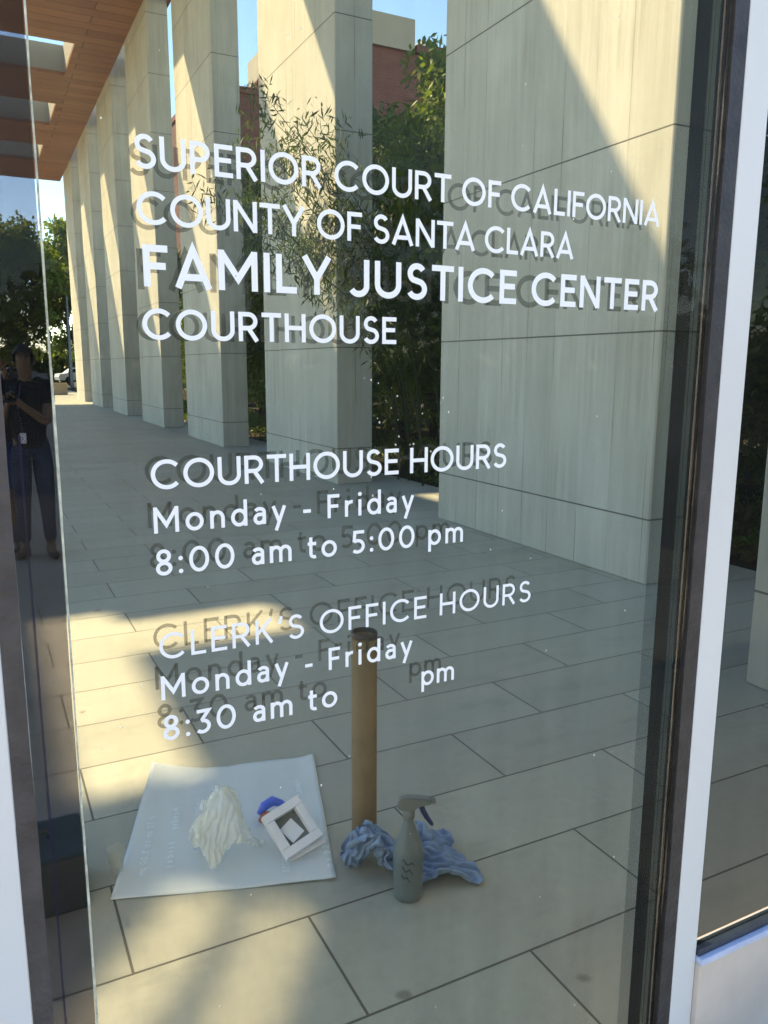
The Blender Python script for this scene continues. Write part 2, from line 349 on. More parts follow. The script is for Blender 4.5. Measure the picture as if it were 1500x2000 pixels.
# ------------------------------------------------------------------ roof with skylights
def roof():
    root = thing("walkway_roof", "cedar boarded soffit with square skylight wells high over the walkway", "roof", (0, 0, 9.7))
    X0, X1, Y0, Y1 = -5.2, 4.07, 6.75, 39.3
    holes = []
    for k in range(-3, 5): holes.append((-.6, 2.95, 17.12+5.35*k, 19.7+5.35*k))
    holes = [h for h in holes if h[2] > 10 and h[3] < Y1]
    # made-up unseen openings, shaped to throw the sun patches on the floor
    sx, sy = 4.81, 6.69
    slots = [(.20, .62, 1.75, 3.95), (.62, 1.55, 3.15, 3.70)]
    for k in range(6): slots.append((.02+k*.075, .02+(k+1)*.075, .50+k*.085, .66+k*.085)); slots.append((.30+k*.06, .30+(k+1)*.06, .36+k*.085, .50+k*.085))
    holes += [(a-sx-.05, b-sx, c+sy, d+sy+.07) for a, b, c, d in slots]; holes.append((-.6, X1+.01, Y0-.01, 8.16))
    bm = bmesh.new(); xs = sorted({X0, X1, *[h[0] for h in holes], *[h[1] for h in holes]}); ys = sorted({Y0, Y1, *[h[2] for h in holes], *[h[3] for h in holes]})
    def solid(x, y): return not any(h[0] < x < h[1] and h[2] < y < h[3] for h in holes)
    T = .1
    g = [[(X0 <= (xs[i]+xs[i+1])/2 and solid((xs[i]+xs[i+1])/2, (ys[j]+ys[j+1])/2)) for j in range(len(ys)-1)] for i in range(len(xs)-1)]
    def G(i, j): return 0 <= i < len(xs)-1 and 0 <= j < len(ys)-1 and g[i][j]
    def quad(*p): bm.faces.new([bm.verts.new(q) for q in p])
    for i in range(len(xs)-1):
        for j in range(len(ys)-1):
            if not g[i][j]: continue
            a, b, c, d = xs[i], xs[i+1], ys[j], ys[j+1]
            quad((a, c, 0), (b, c, 0), (b, d, 0), (a, d, 0)); quad((a, c, T), (b, c, T), (b, d, T), (a, d, T))
            if not G(i-1, j): quad((a, c, 0), (a, d, 0), (a, d, T), (a, c, T))
            if not G(i+1, j): quad((b, c, 0), (b, d, 0), (b, d, T), (b, c, T))
            if not G(i, j-1): quad((a, c, 0), (b, c, 0), (b, c, T), (a, c, T))
            if not G(i, j+1): quad((a, d, 0), (b, d, 0), (b, d, T), (a, d, T))
    bmesh.ops.remove_doubles(bm, verts=bm.verts, dist=1e-4)
    bm_obj("soffit", bm, M['wood'], root)
    for h in holes:
        if h[1]-h[0] < 2 or h[2] < 10: continue
        bm = bmesh.new(); t = .12; z0, z1 = .104, .8
        add_box(bm, h[0]-t, h[0]-.004, h[2]-t, h[3]+t, z0, z1); add_box(bm, h[1]+.004, h[1]+t, h[2]-t, h[3]+t, z0, z1)
        add_box(bm, h[0]-.004, h[1]+.004, h[2]-t, h[2]-.004, z0, z1); add_box(bm, h[0]-.004, h[1]+.004, h[3]+.004, h[3]+t, z0, z1)
        bm_obj("skylight_well", bm, M['beige'], root)
    # fascia boards on both long edges
    box("fascia", X1+.504, X1+.56, 8.16, Y1, -.02, .5, M['wood'], root)
    return root
roof()

# ------------------------------------------------------------------ stroke lettering
def arc(cx, cy, rx, ry, a0, a1, n=None):
    n = n or max(4, int(abs(a1-a0)/9)); return [(cx+rx*math.cos(R(a0+(a1-a0)*i/n)), cy+ry*math.sin(R(a0+(a1-a0)*i/n))) for i in range(n+1)]
def glyph(ch, w):
    s = w/2; T, B = 1-s, s; L = s
    def rr(x): return x-s
    P = {}
    if ch == ' ': return .24, []
    if ch == 'S':
        W = .62; cx = W/2; r1 = .25-s/2+.0; 
        top = 1.012-s; bot = -.012+s; mid = .515; ra = (top-mid)/2; rb = (mid-bot)/2
        return W, [arc(cx, top-ra, W/2-s-.03, ra, 28, 90, 8)+arc(cx, top-ra, W/2-s-.03, ra, 90, 235, 18)[1:]+arc(cx, bot+rb, W/2-s, rb, 62, -90, 18)+arc(cx, bot+rb, W/2-s, rb, -90, -155, 8)[1:]]
    if ch == 'U':
        W = .76; rx = W/2-s; return W, [[(L, 1), (L, .36)]+arc(W/2, .36, rx, .36+.012-s, 180, 360)+[(W-s, 1)]]
    if ch in 'PR':
        W = .62 if ch == 'P' else .66; b = .45; rad = (T-b)/2
        st = [[(L, 0), (L, 1)], [(L, T), (W-s-rad-.02, T)]+arc(W-s-rad-.02, b+rad, rad, rad, 90, -90)+[(L, b)]]
        if ch == 'R': st.append([(W*.50, b), (W-.05, 0)])
        return W, st
    if ch == 'E': W = .56; return W, [[(L, 0), (L, 1)], [(L, T), (W, T)], [(L, .52), (W-.05, .52)], [(L, B), (W, B)]]
    if ch == 'F': W = .54; return W, [[(L, 0), (L, 1)], [(L, T), (W, T)], [(L, .50), (W-.05, .50)]]
    if ch == 'L': W = .52; return W, [[(L, 1), (L, 0)], [(L, B), (W, B)]]
    if ch == 'I': return w, [[(s, 0), (s, 1)]]
    if ch == 'O': W = .98; return W, [arc(W/2, .5, W/2-s, .512-s, 0, 360, 44)]
    if ch == 'C': W = .88; return W, [arc(.49, .5, .49-s, .512-s, 42, 318, 36)]
    if ch == 'T': W = .66; return W, [[(0, T), (W, T)], [(W/2, 0), (W/2, 1)]]
    if ch == 'A': W = .84; return W, [[(s*.9, 0), (W/2, 1-s*.6), (W-s*.9, 0)], [(W*.22, .27), (W*.78, .27)]]
    if ch == 'N': W = .76; return W, [[(L, 0), (L, 1)], [(L, .97), (W-s, .03)], [(W-s, 0), (W-s, 1)]]
    if ch == 'M': W = .94; return W, [[(L, 0), (L, 1)], [(L, .95), (W/2, .30), (W-s, .95)], [(W-s, 0), (W-s, 1)]]
    if ch == 'Y': W = .76; return W, [[(s*.8, 1), (W/2, .42)], [(W-s*.8, 1), (W/2, .42)], [(W/2, 0), (W/2, .46)]]
    if ch == 'J': W = .52; rx = W/2-s+.04; return W, [[(W-s, 1), (W-s, .30)]+arc(W-s-rx, .30, rx, .30+.012-s, 0, -150)]
    if ch == 'K': W = .66; return W, [[(L, 0), (L, 1)], [(W-s, 1), (L, .40)], [(W*.42, .56), (W-s*.7, 0)]]
    if ch == 'H': W = .74; return W, [[(L, 0), (L, 1)], [(W-s, 0), (W-s, 1)], [(L, .50), (W-s, .50)]]
    if ch == "'": return .2, [[(.14, 1.02), (.06, .72)]]
    if ch == '-': return .34, [[(.0, .38), (.34, .38)]]
    if ch == ':': d = w*.62; return d*2, [('dot', d, d, d*.98), ('dot', d, .60, d*.98)]
    x = .70                                    # x height
    if ch == 'o': W = .70; return W, [arc(W/2, x/2, W/2-s, x/2-s+.01, 0, 360, 36)]
    if ch == 'n': W = .58; rx = W/2-s; return W, [[(L, 0), (L, x)], [(L, x*.55)]+arc(W/2, x-s+.01-.25, rx, .25, 180, 0)+[(W-s, 0)]]
    if ch == 'm':
        W = .94; rx = (W/2-s)/2; st = [[(L, 0), (L, x)]]
        for c in (L+rx, L+3*rx): st.append([(c-rx, x*.50)]+arc(c, x-s+.01-.21, rx, .21, 180, 0)+[(c+rx, 0)])
        return W, st
    if ch == 'd': W = .66; return W, [arc(.33, x/2, .33-s, x/2-s+.01, 0, 360, 36), [(W-s, 0), (W-s, 1.06)]]
    if ch == 'p': W = .66; return W, [arc(W-.33, x/2, .33-s, x/2-s+.01, 0, 360, 36), [(s, x), (s, -.30)]]
    if ch == 'a':
        W = .52; return W, [arc(W/2-.0, x-.20, W/2-s, .20-s+.01, 155, 0, 14)+[(W-s, 0)], arc(.235, .21, .235-s+.0, .215-s, 0, 360, 28)[0:0]+[(W-s, x*.58)]+[(.24, x*.58)]+arc(.24, (x*.58+s-.01)/2, .24-s, (x*.58-s+.01)/2, 90, 270, 14)[1:]+arc(.24, .26, W-s-.24, .26-s+.01, -90, 0, 8)[1:]]
    if ch == 'y': W = .60; return W, [[(s*.8, x), (W/2+.01, .04)], [(W-s*.8, x), (W/2-.13, -.31)]]
    if ch == 'r': W = .36; return W, [[(L, 0), (L, x)], [(L, x*.55)]+arc(L+.25, x-s-.22, .25, .22, 180, 80, 10)]
    if ch == 'i': return w*1.2, [[(w*.6, 0), (w*.6, x)], ('dot', w*.6, .93, w*.62)]
    if ch == 't': W = .38; return W, [[(.14, .90), (.14, .20)]+arc(.14+.17, .20, .17, .20-s+.01, 180, 290, 12), [(0, x-s), (W, x-s)]]
    if ch == '8': W = .62; return W, [arc(W/2, .735, W/2-s-.035, .265-s*.9, 0, 360, 30), arc(W/2, .262, W/2-s, .272-s*.9, 0, 360, 30)]
    if ch == '0': W = .78; return W, [arc(W/2, .5, W/2-s, .512-s, 0, 360, 40)]
    if ch == '5': W = .60; return W, [[(W-.03, T), (.13, T), (.09, .50)], arc(W-s-.27, .31, .27, .31-s+.01, 128, -135, 28)]
    if ch == '3': W = .58; return W, [[(.04, T), (W-.07, T), (.25, .585)]+arc(W-s-.25, .295, .25, .295-s+.01, 85, -140, 24)]
    return .5, []
def text_mesh(txt, width, cap, wt, y0=0.0, mirror=False, step=2e-5):
    """flat strokes in the XZ plane, baseline z=0, from x=0 to x=width"""
    gl = [glyph(c, wt) for c in txt]; wide = 1.14 if txt.startswith('FAMILY') else 1.10 if txt[:2].isupper() else 1.0
    gl = [(a*wide, [('dot', q[1]*wide, q[2], q[3]) if q[0] == 'dot' else [(p[0]*wide, p[1]) for p in q] for q in st]) for a, st in gl]
    nat = sum(g[0] for g in gl)*cap; k = (width-nat)/max(1, len(txt)-1)
    V, F = [], []; x = 0; d = 0
    for c, (a, st) in zip(txt, gl):
        for s in st:
            d += 1; yy = y0-step*(d % 9)
            if s[0] == 'dot':
                _, cx, cy, rr = s; b = len(V); V += [(x+(cx+rr*math.cos(t*math.pi/8))*cap, yy, (cy+rr*math.sin(t*math.pi/8))*cap) for t in range(16)]
                F.append(tuple(range(b, b+16))); continue
            P = [Vector(p) for p in s]; P = [P[0]]+[b for a, b in zip(P, P[1:]) if (a-b).length > 1e-4]; closed = (P[0]-P[-1]).length < 1e-5 and len(P) > 6
            if closed: P = P[:-1]
            n = len(P); b = len(V)
            for i in range(n):
                if closed: t0 = (P[i]-P[i-1]).normalized(); t1 = (P[(i+1) % n]-P[i]).normalized()
                else:
                    t0 = (P[i]-P[i-1]).normalized() if i else (P[1]-P[0]).normalized(); t1 = (P[i+1]-P[i]).normalized() if i < n-1 else t0
                t = (t0+t1).normalized(); nn = Vector((-t.y, t.x)); n0 = Vector((-t0.y, t0.x)); kk = min(1/max(.35, nn.dot(n0)), 2.4)
                for sg in (1, -1):
                    q = P[i]+nn*sg*wt/2*kk; V.append((x+q.x*cap, yy, q.y*cap))
            rng = n if closed else n-1
            for i in range(rng):
                j = (i+1) % n; F.append((b+2*i, b+2*i+1, b+2*j+1, b+2*j))
        x += a*cap+k
    if mirror: V = [(width-p[0], p[1], p[2]) for p in V]
    return V, F

# ------------------------------------------------------------------ the glass door
door = thing("glass_door", "glazed court door in a white frame with white opening-hours lettering", "door", (0, 0, 0))
TOP = 2.62
box("pane", .024, 1.178, 0, .006, .10, TOP-.08, M['glass'], door)
box("frame", -.10, 0, -.006, .05, 0, TOP, M['white_metal'], door, .002)
box("frame", 1.18, 1.243, -.006, .05, 0, TOP, M['white_metal'], door, .002)
box("frame", .0005, 1.1795, -.006, .05, TOP-.08, TOP, M['white_metal'], door, .002)
box("frame", .0005, 1.1795, -.006, .05, 0, .10, M['white_metal'], door, .002)
def wavy_strip(name, x0, x1, y0, y1, mat, amp, seedv, side=1, parent=door, z0=.10, z1=TOP-.08):
    rs = random.Random(seedv); n = 110; V, F = [], []; ph = [rs.uniform(0, 6.3) for _ in range(4)]
    for i in range(n+1):
        z = z0+(z1-z0)*i/n; d = amp*(.5*math.sin(z*9+ph[0])+.3*math.sin(z*23+ph[1])+.35*rs.uniform(-1, 1)*(1 if rs.random() > .6 else .2))
        a, b = (x0, x1+d) if side > 0 else (x0+d, x1)
        V += [(a, y0, z), (b, y0, z), (b, y1, z), (a, y1, z)]
    for i in range(n):
        for k in range(4): F.append((4*i+k, 4*i+(k+1) % 4, 4*i+4+(k+1) % 4, 4*i+4+k))
    F += [(3, 2, 1, 0), (4*n, 4*n+1, 4*n+2, 4*n+3)]
    return mesh_obj(name, V, F, mat, parent)
wavy_strip("gasket", .0005, .024, -.0045, .014, M['gasket_l'], .0012, 1)
wavy_strip("protective_strip", .0380, .0410, .0095, .0105, M['violet'], .001, 2, z1=1.42)
wavy_strip("edge_tint_and_reflection", .0245, .0760, .0070, .0090, M['edge_left'], .0005, 3)
wavy_strip("sealant_bead", .0765, .0790, -.0015, -.0004, M['bead'], .0009, 4)
wavy_strip("edge_tint_and_reflection", 1.0460, 1.0745, .0070, .0080, M['frame_refl_a'], .0005, 5)  # from here on the bands paint the door frame's reflection
wavy_strip("edge_tint_and_reflection", 1.0750, 1.107, .0070, .0080, M['frame_refl_b'], .0005, 6)
wavy_strip("edge_tint_and_reflection", 1.1075, 1.126, .0070, .0080, M['frame_refl_c'], .0008, 7)
wavy_strip("edge_tint_and_reflection", 1.1265, 1.146, .0070, .0080, M['frame_refl_b'], .0008, 8)
for q, xx in enumerate((1.0835, 1.0945, 1.1170, 1.1330, 1.1400)): wavy_strip('frame_refl_line', xx, xx+.0011, .0094, .0098, M['frame_refl_line'], .0005, 30+q)  # painted lines inside the frame reflection
wavy_strip("gasket", 1.1465, 1.1795, -.0045, .014, M['gasket'], .0016, 9, -1)
pd = box("inner_pane", .028, 1.145, .0392, .0400, .11, TOP-.09, mat_glass("clear_inner_glass", (.97, .985, .97), .06), door)
LINES = [("SUPERIOR COURT OF CALIFORNIA", .183, 1.014, 1.7275, .0375, .150, 1), ("COUNTY OF SANTA CLARA", .183, .838, 1.6655, .0370, .150, 1),
         ("FAMILY JUSTICE CENTER", .187, 1.021, 1.594, .0485, .168, 1), ("COURTHOUSE", .183, .529, 1.532, .0365, .155, 1),
         ("COURTHOUSE HOURS", .184, .724, 1.348, .0372, .145, 1), ("Monday - Friday", .185, .560, 1.292, .0335, .145, 1),
         ("8:00 am to 5:00 pm", .185, .647, 1.237, .0335, .145, 1), ("CLERK'S OFFICE HOURS", .184, .781, 1.124, .0350, .130, 1),
         ("Monday - Friday", .184, .560, 1.068, .0335, .145, 1), ("8:30 am to", .184, .435, 1.011, .0345, .145, 1), ("pm", .577, .636, 1.0145, .0335, .145, 1)]
for (t, xa, xb, zb, cap, wt, g) in LINES:
    V, F = text_mesh(t, xb-xa, cap, wt)
    o = mesh_obj("lettering", V, F, M['vinyl'], door); o.location = (xa, -.0006, zb)
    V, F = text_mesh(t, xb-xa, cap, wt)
    o = mesh_obj("lettering_reflection", V, F, M['letter_reflection'], door); o.location = (xa, .0386, zb)  # second set of letters paints their reflection in the inner pane

rsp = random.Random(4); bm = bmesh.new()
for k in range(70):
    cx, cz = (rsp.gauss(.52, .04), rsp.gauss(1.42, .05)) if k < 22 else (rsp.uniform(.1, 1.05), rsp.uniform(.3, 2.1))
    a = rsp.uniform(.0005, .0016); vs = bmesh.ops.create_icosphere(bm, subdivisions=1, radius=a)['verts']
    for v in vs: v.co = Vector((cx+v.co.x, -.0008+v.co.y*.3, cz+v.co.z*rsp.uniform(.9, 1.6)))
tag(bm_obj("water_specks", bm, mat_film("dried_water_specks", (.75, .78, .75), .55), door, True), kind='stuff')
# side window right of the door, low wall below it
win = thing("side_window", "fixed window right of the door above a pinkish low wall", "window", (1.2435, 0, 0))
box("pane", .0005, 1.6, 0, .006, .313, TOP-.08, M['glass_side'], win)
box("gasket", .0005, 1.6, -.012, .012, .2955, .3125, M['navy_gasket'], win, .002)
wavy = box("sill", .0005, 1.6, -.022, .03, .2805, .295, M['sill'], win, .002)
box("frame", .0005, 1.6, -.006, .05, TOP-.08, TOP, M['white_metal'], win, .002)
box("frame", 1.601, 1.68, -.006, .05, 0, TOP, M['white_metal'], win, .002)
tag(box("low_wall", 1.244, 2.843, -.018, .045, 0, .280, M['pink_wall'], None, .003), "pinkish beige stone panel low wall under the side window", "wall")
# left of the door
lw = box("wall_panel", -1.5, -.101, -.004, .05, 0, TOP, M['white_metal'], None, .002); tag(lw, "white painted metal panel beside the hinge side of the door", "wall panel")

# ------------------------------------------------------------------ things standing on the paving
tb = thing("cardboard_tube", "upright brown cardboard tube standing behind the blue cloth", "tube", (1.0, 1.087, 0))
V = lathe("tube_body", [(.040, 0), (.040, .69), (.035, .69), (.035, .60)], M['cardboard'], tb, 40, close=False)
lathe("tube_rim", [(.0405, .685), (.0415, .690), (.0405, .702), (.036, .705), (.035, .690)], M['gasket'], tb, 40, close=False)
lathe("tube_plug", [(.0345, .655), (.0345, .668)], M['gasket'], tb, 40)

# backing paper sheet, one far corner lifted
def paper():
    root = thing("backing_paper_sheet", "large pale blue translucent backing paper with one curled corner on the paving", "paper sheet", (0, 0, 0))
    A, B, C, D = (Vector(p) for p in ((.224, 1.143, 0), (.836, .938, 0), (1.06, 1.672, 0), (.47, 1.80, 0)))
    n = 40; V, F = [], []
    for i in range(n+1):
        for j in range(n+1):
            s, t = i/n, j/n; p = A*(1-s)*(1-t)+B*s*(1-t)+C*s*t+D*(1-s)*t
            lift = .055*max(0, 1-(s*3.0+(1-t)*1.3))**1.4
            z = .004+.0022*math.sin(s*9+t*4)+.002*math.sin(t*13-s*5)+lift+.006*max(0, t-.9)*10*abs(math.sin(s*7))+.004*max(0, s-.93)*14
            V.append((p.x, p.y, max(z, .0022)))
    for i in range(n):
        for j in range(n): a = i*(n+1)+j; F.append((a, a+n+1, a+n+2, a+1))
    o = mesh_obj("sheet", V, F, M['paper'], root, True)
    sm = o.modifiers.new("thick", 'SOLIDIFY'); sm.thickness = .0006
    rows = [("8:30 am to 5:00 pm", .33, 1.20, .32, .017), ("Monday - Friday", .41, 1.20, .34, .018), ("COURTHOUSE HOURS", .50, 1.24, .33, .016), ("COURTHOUSE", .72, 1.02, .22, .016), ("FAMILY JUSTICE", .865, 1.26, .26, .016), ("8:00 am", .845, .985, .16, .016)]
    ang = math.atan2(C.y-B.y, C.x-B.x)
    for t, x, y, ln, cap in rows:
        n_ = len(t); pos = 0
        for wd in t.split(' '):
            k = t.index(wd, pos); pos = k+len(wd); wl = ln*len(wd)/n_; off = ln*(1-pos/n_)
            V, F = text_mesh(wd, wl*.97, cap*1.25, .15, 0, True, 1e-5)
            q = mesh_obj("printed_word", [(a, c, b) for a, b, c in V], F, M['paper_print'], root); q.location = (x+off*math.cos(ang), y+off*math.sin(ang), .0125); q.rotation_euler = (0, 0, ang)
    return root
paper()

